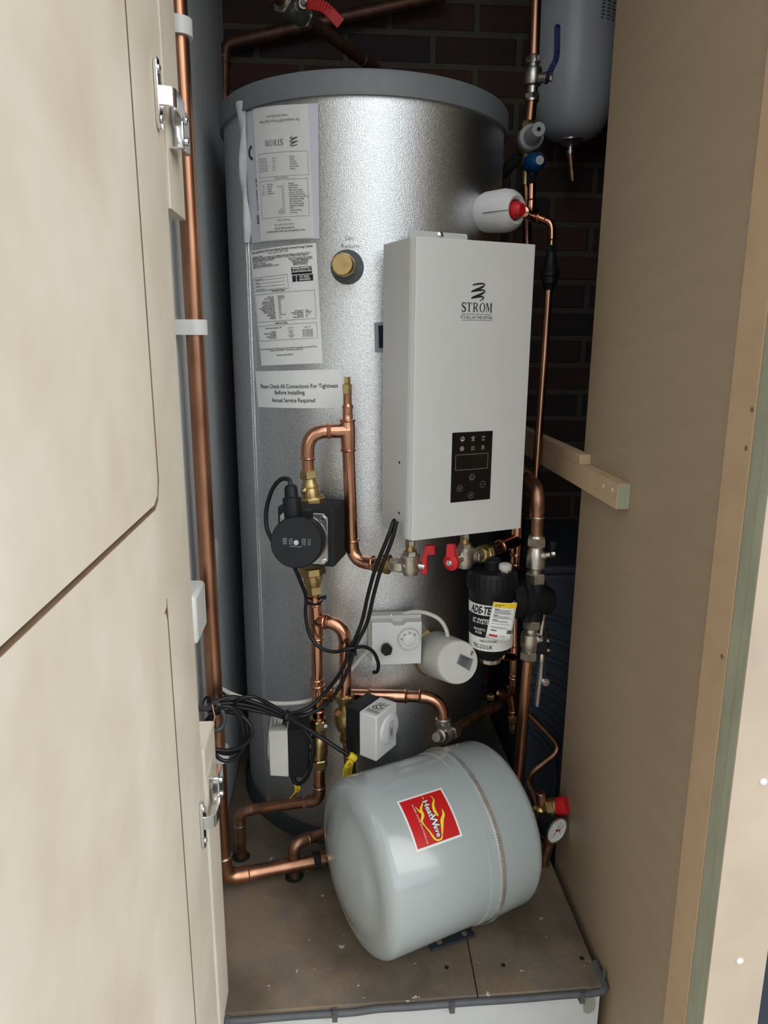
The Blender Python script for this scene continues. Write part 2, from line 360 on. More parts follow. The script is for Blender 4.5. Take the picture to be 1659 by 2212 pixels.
m = MB(); m.bb((.49, .73, -.36), (1.5, .76, 2.2)); struct(m.build('wall_front_right', NAVY, smooth=False))

# hinged MDF door, open towards the camera on the left
XD = -.183; TH = .018
dr = thing('door_1', 'pale fibreboard cupboard door standing open on the left with routed panel grooves', 'door', (XD, YD, -.3), kind='structure')
m = MB(); m.bb((XD - TH, .12, -.34), (XD - .0072, YD, 1.95)); m.build('door_core', MDFCUT, dr, smooth=False)
g0, g1 = .7400, .7462
zb = P(350, 1056, .743 ).z; zb = .8535
def skin(pts): m.prism([V((XD - .0075, y, z)) for y, z in pts], V((.0075, 0, 0)))
m = MB()
skin([(.12, zb + .003), (g0 - .02, zb + .003), (g0 - .006, zb + .010), (g0, zb + .026), (g0, 1.95), (.12, 1.95)])
zl = .735
skin([(.12, -.34), (g0, -.34), (g0, zl - .012), (g0 - .004, zl - .002), (g0 - .012, zl), (.12, zl)])
skin([(.12, zl), (g0 - .012, zl), (g0 + .001, zl + .004), (g0 + .003, zl + .012), (g1, zl + .012), (g1, zb - .01), (g1, zb + .022), (g1 - .008, zb + .004), (g1 - .022, zb - .003), (.12, zb - .003)])
skin([(g1, -.34), (YD, -.34), (YD, 1.95), (g1, 1.95)])
m.build('door_panel', MDF, dr, smooth=False)
m = MB(); m.bb((XD - .0075, g1 - .0008, zb + .022), (XD - .0003, g1 + .0002, 1.949)); m.bb((XD - .0075, g1 - .0008, -.339), (XD - .0003, g1 + .0002, zl + .012)); m.bb((XD - .0075, .121, zb - .0032), (XD - .0003, g1 - .022, zb - .0022))
m.prism([V((XD - .0075, y, z)) for y, z in ((g1 - .022, zb - .0032), (g1 - .008, zb + .0038), (g1 + .0002, zb + .022), (g1 - .0008, zb + .022), (g1 - .0088, zb + .0048), (g1 - .022, zb - .0022))], V((.0072, 0, 0)))
m.build('groove_edge', MDFCUT, dr, smooth=False)
def hinge(zc, up):
    # cup plate on the door face, arm reaching round to the plate on the frame
    m = MB(); w = .0075; H = .034; yc = YD - .028
    pts = [(-w, -H + .006), (-w * .5, -H), (w * .5, -H), (w, -H + .006), (w, -.014), (w * 1.9, -.008), (w * 1.9, .008), (w, .014), (w, H - .006), (w * .5, H), (-w * .5, H), (-w, H - .006)]
    m.prism([V((XD + .0004, yc + y, zc + z)) for y, z in pts], V((.0045, 0, 0)))
    h = m.build('hinge', CHROME, dr, bevel=.001)
    m = MB()
    for s in (-1, 1): m = MB(); m.lat((XD + .0045, yc, zc + s * .024), (XD + .007, yc, zc + s * .024), [(0, .0045), (.6, .004), (1, .002)]); m.build('screw', STEEL, h)
    m = MB(); q = fillet([V((XD + .003, yc + .002, zc)), V((XD + .018, yc + .006, zc)), V((XD + .02, yc + .045, zc + up * .004))], .008)
    for a, b in zip(q[:-1], q[1:]):
        d = (b - a); n_ = d.cross(UZ).normalized()
        m.hexa([a - UZ * .009 + n_ * .0012, a + UZ * .009 + n_ * .0012, a + UZ * .009 - n_ * .0012, a - UZ * .009 - n_ * .0012],
               [b - UZ * .009 + n_ * .0012, b + UZ * .009 + n_ * .0012, b + UZ * .009 - n_ * .0012, b - UZ * .009 - n_ * .0012])
    m.build('hinge_arm', CHROME, h, smooth=False)
    m = MB(); c = V((XD + .010, YD + .032, zc + up * .020)); m.box(c, (.009, .018, .022)); m.build('hinge_mount', CHROME, h, bevel=.002)
    m = MB()
    for z in (-.012, .010): m = MB(); m.lat(c + V((.009, -.004, z)), c + V((.0125, -.004, z)), [(0, .0045), (.7, .004), (1, .002)]); m.build('adjusting_screw', CHROME, h)
hinge(P(338, 203, YD - .028).z, -1); hinge(P(434, 1782, YD - .028).z, 1)
zt = P(372, 476, .955).z; zk = P(444, 1556, .955).z
m = MB(); m.bb((-.245, YD + .004, zt), (XD + .0025, .955, 2.1)); o = struct(m.build('trim_1', MDF, smooth=False, bevel=.001)); o['label'] = 'pale hinge block on the door frame at the top left'
m = MB(); m.bb((-.245, YD + .004, -.36), (XD + .0035, .955, zk)); o = struct(m.build('trim_2', MDF, smooth=False, bevel=.003)); o['label'] = 'pale hinge block on the door frame at the lower left'

# right-hand MDF partition and its face frame
XP = .44
def ly(y, z): return y - .020 * (1.3 - z)
def slab(x0, x1, ya, yb, z0=-.36, z1=2.1):
    m = MB(); m.hexa([V((x0, ly(ya, z0), z0)), V((x0, ly(yb, z0), z0)), V((x1, ly(yb, z0), z0)), V((x1, ly(ya, z0), z0))],
                     [V((x0, ly(ya, z1), z1)), V((x0, ly(yb, z1), z1)), V((x1, ly(yb, z1), z1)), V((x1, ly(ya, z1), z1))]); return m
pw = thing('partition', 'shade-darkened fibreboard side panel on the right with framed front edge', 'panel', (XP, .9, -.36), kind='structure'); pw.name = 'wall_partition'; ORG['wall_partition'] = V((XP, .9, -.36))
m = MB(); m.hexa([V((XP, ly(.69, -.36), -.36)), V((XP, 1.222, -.36)), V((XP + .018, 1.222, -.36)), V((XP + .018, ly(.69, -.36), -.36))],
                 [V((XP, ly(.69, 2.1), 2.1)), V((XP, 1.222, 2.1)), V((XP + .018, 1.222, 2.1)), V((XP + .018, ly(.69, 2.1), 2.1))])
m.build('side_panel', MDFSHADE, pw, smooth=False)
slab(XP - .004, XP + .012, .7228, .7735).build('front_stile', MDFSTILE, pw, smooth=False, bevel=.0008)
slab(XP - .003, XP + .014, .6993, .7224).build('edge_strip', MDFGREEN, pw, smooth=False, bevel=.0012)
slab(XP - .0052, XP + .014, .6838, .6988).build('edge_strip', MDFGREEN, pw, smooth=False, bevel=.0012)
slab(XP - .0052, .503, .6822, .684).build('face_board', MDFFACE, pw, smooth=False)
m = slab(XP + .014, .503, .6838, .7224); m.build('face_board_backing', MDFGREEN, pw, smooth=False)
m = MB()
for px, py in ((1650, 1690), (1594, 2070)):
    c = planehit(px, py, V((.46, ly(.6822, .5), .5)), V((0, -1, 0))); c.y = ly(.6822, c.z); m.lat(c + V((0, .001, 0)), c - V((0, .0012, 0)), [(0, .0042), (.7, .0042), (1, .0028)], 16); m.build('nail_head', WHITEINK, pw); m = MB()
m = MB()
for px, py in ((1612, 968), (1625, 885), (1560, 1518 - 100)):
    c = PX(px, py, XP - .004); m.lat(c + V((.001, 0, 0)), c - V((.0006, 0, 0)), [(0, .003), (1, .0028)], 12); m.build('screw_hole', MDFCUT, pw); m = MB()

# raised plinth the equipment stands on
pl = thing('plinth', 'raised dusty chipboard floor with a white painted front', 'plinth', (.12, 1.2, -.36))
XR = .4277
seam0, seam1 = PZ(1028, 2128, 0), PZ(1005, 2005, 0)
k = (seam1.x - seam0.x) / (seam1.y - seam0.y); sx0 = seam0.x + k * (.915 - seam0.y); sx1 = seam0.x + k * (1.868 - seam0.y)
yl = lambda x: .9114 + (x + .1834) / (XR + .1834) * .0105
fr = P(0, 0, 1)
def board(a, b, mt):
    m = MB(); m.hexa([V((p[0], p[1], -.018)) for p in a], [V((p[0], p[1], 0)) for p in a]); return m.build('top_board', mt, pl, smooth=False, bevel=.0012)
board([(-.243, .9105), (sx0 - .0008, yl(sx0)), (sx1 - .0008, 1.868), (-.243, 1.868)], None, CHIP)
board([(sx0 + .0008, yl(sx0)), (XR, yl(XR)), (XR - .002, 1.868), (sx1 + .0008, 1.868)], None, CHIP)
m = MB(); m.hexa([V((-.24, .914, -.36)), V((XR - .003, .9245, -.36)), V((XR - .003, 1.86, -.36)), V((-.24, 1.86, -.36))], [V((-.24, .914, -.0185)), V((XR - .003, .9245, -.0185)), V((XR - .003, 1.86, -.0185)), V((-.24, 1.86, -.0185))])
m.build('front_panel', PAINTW, pl, smooth=False)
m = MB()
for px, py in ((1257, 2070), (1087, 2085), (965, 2090)):
    c = PZ(px, py, 0); m.lat(c - UZ * .001, c + UZ * .0006, [(0, .004), (1, .0036)], 14); m.build('screw_head', HOLE, pl); m = MB()
# pale drip stain on the white front near its right corner
c0 = P(1275, 2150, .9205)
m = MB(); s = mpp(c0)
m.poly([c0 + V(((x) * s, 0, -z * s)) for x, z in ((-8, -18), (4, -16), (8, 5), (14, 25), (12, 42), (0, 50), (-10, 46), (-13, 30), (-6, 8))])
m.build('drip_stain', mat('drip_stain', srgb(150, 148, 138), .5, 0, 30, .1), pl)

# ================================================================== HOT WATER CYLINDER
AX = V((.0662, 1.555, 0)); RC = .275
hc = thing('hot_water_cylinder', 'tall galvanised steel hot water cylinder with a grey lid', 'water cylinder', (AX.x, AX.y, 0))
def cp(th, z, off=0.0): return V((AX.x + (RC + off) * math.sin(th), AX.y - (RC + off) * math.cos(th), z))
def ch(px, py, off=0.0):
    p = cylhit(px, py, AX, UZ, RC + off); return math.atan2(p.x - AX.x, AX.y - p.y), p.z
m = MB(); m.lat(AX + UZ * .028, AX + UZ * 1.42, [(0, RC), (.5, RC), (1, RC)], 128); m.build('casing', GALV, hc)
m = MB(); m.lat(AX + UZ * 1.4065, AX + UZ * 1.446, [(0, RC + .001), (.001, RC + .007), (.86, RC + .007), (.97, RC + .004), (1, RC), (1.02, RC * .6), (1.03, .002)], 128); m.build('lid', LIDGREY, hc)
m = MB(); m.lat(AX, AX + UZ * .03, [(0, RC + .012), (.6, RC + .012), (1, RC + .004)], 96); m.build('base_ring', mat('dark_grey_foam', srgb(52, 54, 56), .8, 0, 80, .15), hc)
t0, z0 = ch(528, 500); t1, z1 = ch(551, 900); t2, z2 = ch(575, 1480); ts = (t0 + t1 + t2) / 3
m = MB()
for d0, d1, off in ((-.028, .030, .0012), (-.022, -.008, .003), (.008, .02, .003)):
    m.grid(lambda a, b: cp(ts + d0 + (d1 - d0) * a, .03 + 1.376 * b, off * (1 if 0 < a < 1 else 0.1)), 6, 1)
m.build('casing_seam', GALV, hc)
# secondary return outlet, capped
ta, za = ch(750, 577); nrm = V((math.sin(ta), -math.cos(ta), 0)); o0 = cp(ta, za); s = mpp(o0)
m = MB(); m.lat(o0 - nrm * .002, o0 + nrm * .0035, [(0, 36 * s), (.7, 36 * s), (1, 33 * s)], 40); sw = m.build('rubber_washer', RUBBER, hc)
ax2 = (P(737, 569, 1.222) - o0).normalized()
m = MB(); m.hexn(o0 + ax2 * .003, o0 + ax2 * .016, 23 * s, .4); m.cyl(o0, o0 + ax2 * .03, 14 * s); m.build('outlet_nut', BRASS, hc)
m = MB(); m.lat(o0 + ax2 * .022, o0 + ax2 * .052, [(0, 22 * s), (.1, 24 * s), (.85, 24 * s), (1, 21 * s)], 12); m.build('outlet_cap', BRASS, hc)
def cyl_label(px, py, off=.0016):
    t, z = ch(px, py); return lambda u, v: cp(t + u / RC, z + v, off)
fn = cyl_label(755, 545, .0008); m = MB()
m.text('Sec', .0072, 0, .0195, fn, sx=1.1); m.text('Return', .0072, .001, .0068, fn, sx=1.1); m.build('stamped_lettering', mat('stamped_grey', srgb(150, 152, 152), .5, .5, 60, .1), hc)
def sheet(pc, off, mt, name, par, nu=14):              # pc: px corners tl,tr,br,bl on the cylinder
    q = [ch(x, y) for x, y in pc]
    def f(a, b):
        t = (q[0][0] * (1 - a) + q[1][0] * a) * (1 - b) + (q[3][0] * (1 - a) + q[2][0] * a) * b
        z = (q[0][1] * (1 - a) + q[1][1] * a) * (1 - b) + (q[3][1] * (1 - a) + q[2][1] * a) * b
        return t, z
    m = MB(); m.grid(lambda a, b: cp(*f(a, b), off), nu, 4); ob = m.build(name, mt, par)
    w = ((q[1][0] - q[0][0]) + (q[2][0] - q[3][0])) / 2 * RC; h = ((q[0][1] - q[3][1]) + (q[1][1] - q[2][1])) / 2
    return ob, (lambda u, v, o2=.0004: cp(*f(u, v), off + o2)), w, h
# printed stickers
lb, f, w, h = sheet([(541, 543), (683, 525), (698, 784), (566, 790)], .0009, PAPER, 'data_sticker', hc)
g = lambda x, y: f(x / w, 1 - y / h)                  # metres from bottom left
m = MB(); X = lambda a: a * w; Yy = lambda b: (1 - b) * h
m.text('Strom LimitedPrime22 200 Indirect External Expansion Unvented Storage Cylinder', .0043, X(.5), Yy(.03), g, bold=.02, sx=.64)
m.text('Tested to BS EN 12897 : 2006', .0032, X(.48), Yy(.05), g, sx=.8)
for i, (b, n) in enumerate(((.068, 22), (.081, 90), (.094, 92), (.107, 40), (.125, 30), (.142, 48), (.156, 52))):
    m.text('WARNING TO USER' if n == 22 else 'WARNING TO INSTALLER' if n == 30 else ' '.join(random.choice(('DO NOT', 'REMOVE', 'ANY', 'PART', 'OF THE', 'UNVENTED', 'CONTACT', 'THE', 'INSTALLER', 'SWITCH', 'FROM')) for _ in range(n // 9)), .0026, X(.04), Yy(b), g, 'LEFT', bold=.02, sx=.8)
for i, t_ in enumerate(('THIS CYLINDER REQUIRES', 'ANNUAL SERVICE /', 'MAINTENANCE')): m.text(t_, .0048, X(.79), Yy(.125 + .021 * i), g, bold=.02, sx=.56)
for i in range(4): m.rect(X(.05), Yy(.262 + .028 * i), X(.56), Yy(.262 + .028 * i) + .0005, g)
for i, t_ in enumerate(('INSTALLER NAME', 'ADDRESS', 'TELEPHONE', 'COMMISSION DATE')): m.text(t_, .0024, X(.05), Yy(.258 + .028 * i), g, 'LEFT', sx=.8)
m.frame(X(.02), Yy(.355), X(.60), Yy(.235), .0005, g)
m.frame(X(.66), Yy(.243), X(.93), Yy(.182), .0008, g, 8); m.rect(X(.66), Yy(.243), X(.93), Yy(.224), g, 8); m.text('benchmark', .0062, X(.795), Yy(.216), g, bold=.04, sx=.95)
m.rect(X(.725), Yy(.302), X(.94), Yy(.25), g, 8); m.rect(X(.665), Yy(.302), X(.715), Yy(.25), g, 3)
m.text('Product Data', .0038, X(.44), Yy(.37), g, bold=.02)
m.frame(X(.02), Yy(.62), X(.95), Yy(.38), .0005, g, 6)
L1 = ('Product Code', 'Unique Serial Number', 'Capacity', 'Max Mains Water Pressure', 'Max PR Pressure Set Outlet', 'Expansion Vessel Charge', 'Maximum Working Pressure', 'Opening Pressure of Expansion Valve', 'Opening Pressure of T&P Valve', 'Opening Temp of T&P Valve', 'Immersion Heater Voltage', 'Immersion Rating', 'Standing Heat Loss', 'ERP Rating', 'SAP Efficiency')
L2 = ('LPIND22200', '200000000001', '197 Litres', '12 Bar', '3 Bar', '3 Bar', '3.5 Bar', '6 Bar', '7 Bar', '90 C', '230 V', '3 kW', '1.28 kWh/24h', 'B', 'N/A')
for i in range(15):
    m.text(L1[i], .0026, X(.36), Yy(.415 + .0132 * i), g, 'RIGHT', bold=.02, sx=.72); m.text(L2[i], .0026, X(.42), Yy(.415 + .0132 * i), g, 'LEFT', sx=.75)
for i, (a, b) in enumerate((('Unit Weight Full', '225kg'), ('Immersion Specification', 'BSEN60335'), ('Heat Loss in Watts', '1.7 Watts'), ('Serial Limits', 'N/A'), ('Energy Usage Yearly', 'N/A'))):
    m.text(a, .0026, X(.78), Yy(.55 + .0132 * i), g, 'RIGHT', bold=.02, sx=.7); m.text(b, .0026, X(.81), Yy(.55 + .0132 * i), g, 'LEFT', sx=.7)
m.text('Indirect Data', .0038, X(.44), Yy(.645), g, bold=.02); m.frame(X(.02), Yy(.785), X(.95), Yy(.652), .0005, g, 6)
for i, (a, b) in enumerate((('Coil Rating', '16.44 kW'), ('Maximum Primary Pressure', '6.0 Bar'), ('Coil Resistance', '2.1 Bar'), ('Required Primary Flow', '15 Litres/min'), ('Coil Surface Area', '0.82 m2'))):
    m.text(a, .0026, X(.34), Yy(.715 + .0135 * i), g, 'RIGHT', bold=.02, sx=.72); m.text(b, .0026, X(.58), Yy(.715 + .0135 * i), g, sx=.75); m.text('NOT INSTALLED', .0026, X(.82), Yy(.715 + .0135 * i), g, sx=.75)
m.text('Lower Coil', .0026, X(.58), Yy(.69), g, sx=.75); m.text('Upper Coil', .0026, X(.82), Yy(.69), g, sx=.75); m.text('Thermal Cutout Temperature   85C', .0026, X(.3), Yy(.682), g, bold=.02, sx=.75)
m.text('Strom Limited, Horncastle 2, KCH Business Centre, Brookfields Trading Estate, Cowell, WF9 3NG', .0027, X(.47), Yy(.862), g, bold=.02, sx=.85)
m.text('Telephone: 0333 344 0074   Website: www.stromltd.com', .0027, X(.47), Yy(.878), g, bold=.02, sx=.85)
m.text('Manufacture Date: 20/02/2024', .0027, X(.45), Yy(.92), g, bold=.02, sx=.8)
m.build('sticker_print', INK, lb, smooth=False)
m = MB(); m.text('hot water', .0046, X(.83), Yy(.272), lambda a, b: f(a / w, 1 - b / h, .0007), bold=.03, sx=.72); m.text('association', .0046, X(.835), Yy(.294), lambda a, b: f(a / w, 1 - b / h, .0007), bold=.03, sx=.72)
m.build('badge_print', WHITEINK, lb, smooth=False)
nl, f2, w2, h2 = sheet([(552, 802), (738, 797), (742, 881), (559, 879)], .0009, PAPER, 'notice_sticker', hc)
g2 = lambda x, y: f2(x / w2, 1 - y / h2); m = MB()
m.text('Please Check All Connections For Tightness', .0074, .515 * w2, h2 * .53, g2, bold=.015, sx=.885)
m.text('Before Installing', .0074, .445 * w2, h2 * .365, g2, bold=.015, sx=.98); m.text('Annual Service Required', .0074, .475 * w2, h2 * .155, g2, bold=.015, sx=.91)
m.build('notice_print', INK, nl, smooth=False)
# dark display patch partly behind the boiler
wl_, f3, w3, h3 = sheet([(808, 697), (900, 693), (900, 765), (810, 761)], .0010, GREYCAP, 'badge_plate', hc)
m = MB(); m.grid(lambda a, b: f3(.09 + a * .85, .1 + b * .75, .0006), 6, 1); m.build('badge_face', mat('dark_blue_badge', srgb(24, 24, 52), .25, 0, 20, .1), wl_)

# documents in a clear wallet taped to the cylinder
tq, zq = ch(600, 370)
dp = thing('document_wallet', 'clear plastic wallet of leaflets taped high on the steel cylinder', 'documents', cp(tq, zq - .13, .004))
bk, fb, wb, hb = sheet([(524, 246), (688, 224), (691, 516), (546, 526)], .0022, LILAC, 'manual', dp)
gb = lambda x, y: fb(x / wb, 1 - y / hb, .0003); m = MB()
for t_, s_, yy in (('RE', .006, .46), ('Sm', .005, .43), ('In', .011, .355), ('INS', .005, .325), ('(2v', .005, .295), ('GT4', .004, .27), ('Rem', .0035, .25)): m.text(t_, s_, .165 * wb, yy * hb, gb, 'LEFT', bold=.03, sx=.75)
for i in range(5): m.rect(.14 * wb, (.20 - .014 * i) * hb, .21 * wb, (.20 - .014 * i) * hb + .0018, gb)
m.build('manual_print', INK, bk, smooth=False); m = MB(); m.ring2(.155 * wb, .69 * hb, .010, .005, gb, 12, 1.7, 4.6); m.build('manual_emblem', INK, bk, smooth=False)
lf, fl, wf, hf = sheet([(549, 236), (667, 226), (681, 514), (566, 522)], .0034, PAPER, 'leaflet', dp)
gl = lambda x, y: fl(1 - x / wf, y / hf, .0004)        # leaflet is upside down in its wallet
gX = lambda a: a * wf; gY = lambda b: (1 - b) * hf; m = MB()
def strom(m, x, y, hgt, fn):                           # serif word mark, x = centre, y = baseline
    u = hgt; W_ = 3.98; x0 = x - W_ * u / 2
    F_ = lambda dx: (lambda a, b: fn(x0 + (dx + a) * u, y + b * u))
    q = F_(0); pts = [(.46, .74), (.44, .88), (.30, .985), (.16, .95), (.07, .82), (.10, .66), (.26, .53), (.41, .42), (.48, .27), (.42, .10), (.27, .015), (.12, .05), (.03, .20), (.02, .28)]
    pp = [(a.x, a.y) for a in catmull([(a, b, 0) for a, b in pts], 4)]; n_ = len(pp)
    m.ribbon(pp, [.05 + .12 * abs(math.sin(math.pi * i / (n_ - 1))) ** 1.5 for i in range(n_)], q)
    m.rect(.43, .72, .47, .98, q); m.rect(.01, .03, .05, .30, q)
    q = F_(.60); m.rect(.28, 0, .43, 1, q); m.rect(0, .94, .71, 1, q); m.rect(0, .76, .045, .96, q); m.rect(.665, .76, .71, .96, q); m.rect(.16, 0, .55, .04, q)
    q = F_(1.42); m.rect(.10, 0, .24, 1, q); m.rect(0, 0, .36, .04, q); m.rect(0, .96, .2, 1, q)
    m.ribbon([(.2, .972), (.36, .97), (.5, .92), (.57, .82), (.57, .68), (.5, .57), (.36, .51), (.2, .5)], [.05, .06, .1, .13, .13, .1, .06, .05], q)
    m.add([q(.28, .5), q(.43, .52), q(.72, .03), q(.82, 0), q(.62, 0)], [(0, 1, 2, 3, 4)])
    q = F_(2.31); no = 28
    O_ = [q(.37 + .37 * math.cos(2 * math.pi * i / no), .5 + .515 * math.sin(2 * math.pi * i / no)) for i in range(no)]; I_ = [q(.37 + .235 * math.cos(2 * math.pi * i / no), .5 + .465 * math.sin(2 * math.pi * i / no)) for i in range(no)]
    m.add(O_ + I_, [(i, (i + 1) % no, no + (i + 1) % no, no + i) for i in range(no)])
    q = F_(3.12); m.rect(.07, 0, .12, 1, q); m.rect(0, 0, .2, .04, q); m.rect(0, .96, .2, 1, q); m.add([q(.09, 1), q(.24, 1), q(.47, .22), q(.40, .02)], [(0, 1, 2, 3)])
    m.add([q(.40, .02), q(.45, .18), q(.70, 1), q(.64, 1)][::1], [(0, 1, 2, 3)]); m.rect(.64, 0, .79, 1, q); m.rect(.56, 0, .88, .04, q); m.rect(.64, .96, .88, 1, q)
def swirl(m, x, y, wd, hg, fn):                        # coil emblem, x,y = centre
    n_ = 90; T = 2.75 * math.pi * 2; pts = []; ws = []
    for i in range(n_ + 1):
        s_ = i / n_; a = -1.2 + T * s_; wx = wd * .5 * (.80 + .20 * math.sin(math.pi * s_))
        pts.append((x + wx * math.cos(a), y - hg * .42 + hg * .84 * s_ + hg * .045 * math.sin(a) + .10 * hg * math.cos(a)))
        ws.append(hg * (.038 + (.085 if math.sin(a) < 0 else .045) * abs(math.sin(a)) ** 1.2) * (.35 if s_ < .03 or s_ > .97 else 1))
    for i0 in range(0, n_, 1): pass
    m.ribbon(pts, ws, fn)
m.text('For complete ERP Product Data Fiche', .0048, gX(.5), gY(.90), gl, sx=.78); m.text('www.stromltd.com', .0048, gX(.52), gY(.935), gl, sx=.8)
strom(m, gX(.60), gY(.755), .0095, gl); swirl(m, gX(.25), gY(.735), .016, .019, gl)
for a0, b0, a1, b1 in ((.04, .66, .93, .48), (.06, .455, .93, .17)): m.frame(gX(a0), gY(b0), gX(a1), gY(b1), .0005, gl, 4)
m.text('Indirect Data', .0036, gX(.5), gY(.475), gl); m.text('Product Data', .0036, gX(.5), gY(.155), gl)
m.text('Strom LimitedPrime22 200 Indirect External Expansion', .0034, gX(.5), gY(.07), gl, bold=.02, sx=.75); m.text('Unvented Storage Cylinder', .0034, gX(.5), gY(.092), gl, bold=.02, sx=.8); m.text('Tested to BS EN 12897 : 2006', .003, gX(.5), gY(.12), gl, sx=.8)
for i in range(14): m.text(L1[i % 15], .0024, gX(.38), gY(.205 + .017 * i), gl, 'RIGHT', bold=.02, sx=.7); m.text(L2[i % 15], .0024, gX(.46), gY(.205 + .017 * i), gl, 'LEFT', sx=.75)
for i in range(5): m.text(('Unit Weight Full', 'Immersion', 'Heat Loss', 'Serial Limits', 'Energy Usage')[i], .0024, gX(.78), gY(.36 + .017 * i), gl, 'RIGHT', bold=.02, sx=.7); m.text(('225kg', '3kW', '1.7W', 'N/A', 'N/A')[i], .0024, gX(.84), gY(.36 + .017 * i), gl, 'LEFT', sx=.7)
for i in range(6): m.text(('Coil Rating', 'Primary Pressure', 'Coil Resistance', 'Primary Flow', 'Coil Area', 'Coil Type')[i], .0024, gX(.34), gY(.535 + .018 * i), gl, 'RIGHT', bold=.02, sx=.7); m.text('16 kW', .0024, gX(.62), gY(.535 + .018 * i), gl, sx=.75); m.text('NOT INSTALLED', .0024, gX(.83), gY(.535 + .018 * i), gl, sx=.72)
m.build('leaflet_print', GREYINK, lf, smooth=False)
sv, fs_, _, _ = sheet([(522, 222), (692, 205), (698, 519), (545, 527)], .0048, FILM, 'clear_sleeve', dp)
# crumpled folded edge of the wallet
m = MB(); pts = []
for i in range(15):
    b = i / 14; x = 524 + 14 * b + (2 * math.sin(9 * b)); y = 222 + 303 * b; t_, z_ = ch(x, y); pts.append((t_, z_))
def fe(a, b):
    i = min(int(b * 14), 13); t_, z_ = pts[i + (1 if b >= 1 else 0)] if b >= 1 else (pts[i][0] + (pts[i + 1][0] - pts[i][0]) * (b * 14 - i), pts[i][1] + (pts[i + 1][1] - pts[i][1]) * (b * 14 - i))
    wd = .036 if b < .07 else .024 - .008 * b
    return cp(t_ + (a - .45) * wd / RC, z_, .004 + .006 * math.sin(math.pi * a) + .002 * math.sin(14 * b + 5 * a))
m.grid(fe, 8, 28); m.build('folded_edge', TAPE, dp)

# ================================================================== WALL-HUNG ELECTRIC BOILER
TB = math.radians(20); e1 = V((math.cos(TB), math.sin(TB), 0)); e2 = V((-math.sin(TB), math.cos(TB), 0)); nb = -e2
YB = 1.134; P0 = P(897, 509, YB); zT = P0.z; zBt = P(893.5, 1169.5, YB).z; P0 = V(((P0.x + P(893.5, 1169.5, YB).x) / 2, YB, 0))
mid = P0 + UZ * (zT + zBt) / 2; WB = along(P0 + UZ * zT, e1, 1157)
ch0 = P0 - e1 * .0045 + e2 * .010; DB = along(ch0 + UZ * zT, e2, 828)
bo = thing('electric_boiler', 'white slim electric boiler box hung in front of the steel cylinder', 'boiler', P0 + e1 * WB / 2 + e2 * .05 + UZ * zBt)
m = MB(); q = [ch0 + e2 * .003, ch0 + e2 * DB, P0 + e1 * WB + e2 * (DB - .002), P0 + e1 * (WB + .001) + e2 * .01]
m.prism([p + UZ * zBt for p in q], UZ * (zT - zBt)); m.build('casing', POWDER, bo, smooth=False, bevel=.0015)
m = MB(); q = [P0, P0 + e1 * WB, P0 + e1 * (WB + .001) + e2 * .011, ch0 + e2 * .001]
m.prism([p + UZ * (zBt + .0005) for p in q], UZ * (zT - zBt - .001)); fc = m.build('front_cover', POWDER, bo, smooth=False, bevel=.0012)
def bf(px, py): return planehit(px, py, P0, nb)
def bfn(px, py, off=.0006):
    o_ = bf(px, py) + nb * off; return lambda u, v: o_ + e1 * u + UZ * v
# logo
f = bfn(1030, 674); s = mpp(bf(1030, 650)); m = MB()
strom(m, 0, 0, 19.2 * s, f); swirl(m, 1 * s, 42 * s, 35 * s, 44 * s, f); m.text("IT'S ALL IN THE DETAIL", 6.5 * s, 0, -14.5 * s, f, sx=.84)
m.rect(-38 * s, -5 * s, 38 * s, -4.3 * s, f); m.rect(-38 * s, -17.6 * s, 38 * s, -17 * s, f); m.build('logo_print', INK, bo, smooth=False)
# control panel
tl, tr, br, bl = bf(977, 936), bf(1064, 929), bf(1058, 1078), bf(972, 1086)
x0 = (tl - P0).dot(e1) * .5 + (bl - P0).dot(e1) * .5; x1 = (tr - P0).dot(e1) * .5 + (br - P0).dot(e1) * .5; za_, zb_ = (bl.z + br.z) / 2, (tl.z + tr.z) / 2
m = MB(); m.box(P0 + e1 * (x0 + x1) / 2 + UZ * (za_ + zb_) / 2, ((x1 - x0) / 2 + .0012, .0004, (zb_ - za_) / 2 + .0012), (e1, e2, UZ)); m.build('panel_rim', WHITEP, bo, smooth=False)
m = MB(); m.box(P0 + e1 * (x0 + x1) / 2 + UZ * (za_ + zb_) / 2, ((x1 - x0) / 2, .0012, (zb_ - za_) / 2), (e1, e2, UZ)); pn = m.build('control_panel', BLACKGLOSS, bo, smooth=False, bevel=.0008)
pw_, ph_ = x1 - x0, zb_ - za_; pf = lambda u, v: P0 + e1 * (x0 + u * pw_) + UZ * (za_ + v * pw_) + nb * .0017   # unit = panel width
H_ = ph_ / pw_
m = MB(); m.frame(.085, H_ * .46, .90, H_ * .46 + .345, .012, pf); m.build('display_outline', DIMINK, pn, smooth=False)
m = MB()
for i in range(4):
    cx = .17 + .2 * i
    for a, b, c, d in ((-.05, .14, .05, .15), (-.05, .005, .05, .015), (-.05, -.13, .05, -.12), (-.06, .01, -.05, .14), (.05, .01, .06, .14), (-.06, -.12, -.05, 0), (.05, -.12, .06, 0)): m.rect(cx + a, H_ * .46 + .172 + b, cx + c, H_ * .46 + .172 + d, pf)
m.build('display_digits', mat('unlit_digit', srgb(30, 29, 28), .4, 0, 30, .1), pn, smooth=False)
m = MB(); r1y, r2y = H_ * .905, H_ * .77
m.ring2(.245, r1y, .045, .012, pf); m.poly([pf(.245 + .045 * math.cos(a), r1y + .045 * math.sin(a)) for a in [math.pi + .35 + i * (math.pi - .7) / 8 for i in range(9)]]); m.ribbon([(.235, r1y - .01), (.265, r1y + .03)], .01, pf)
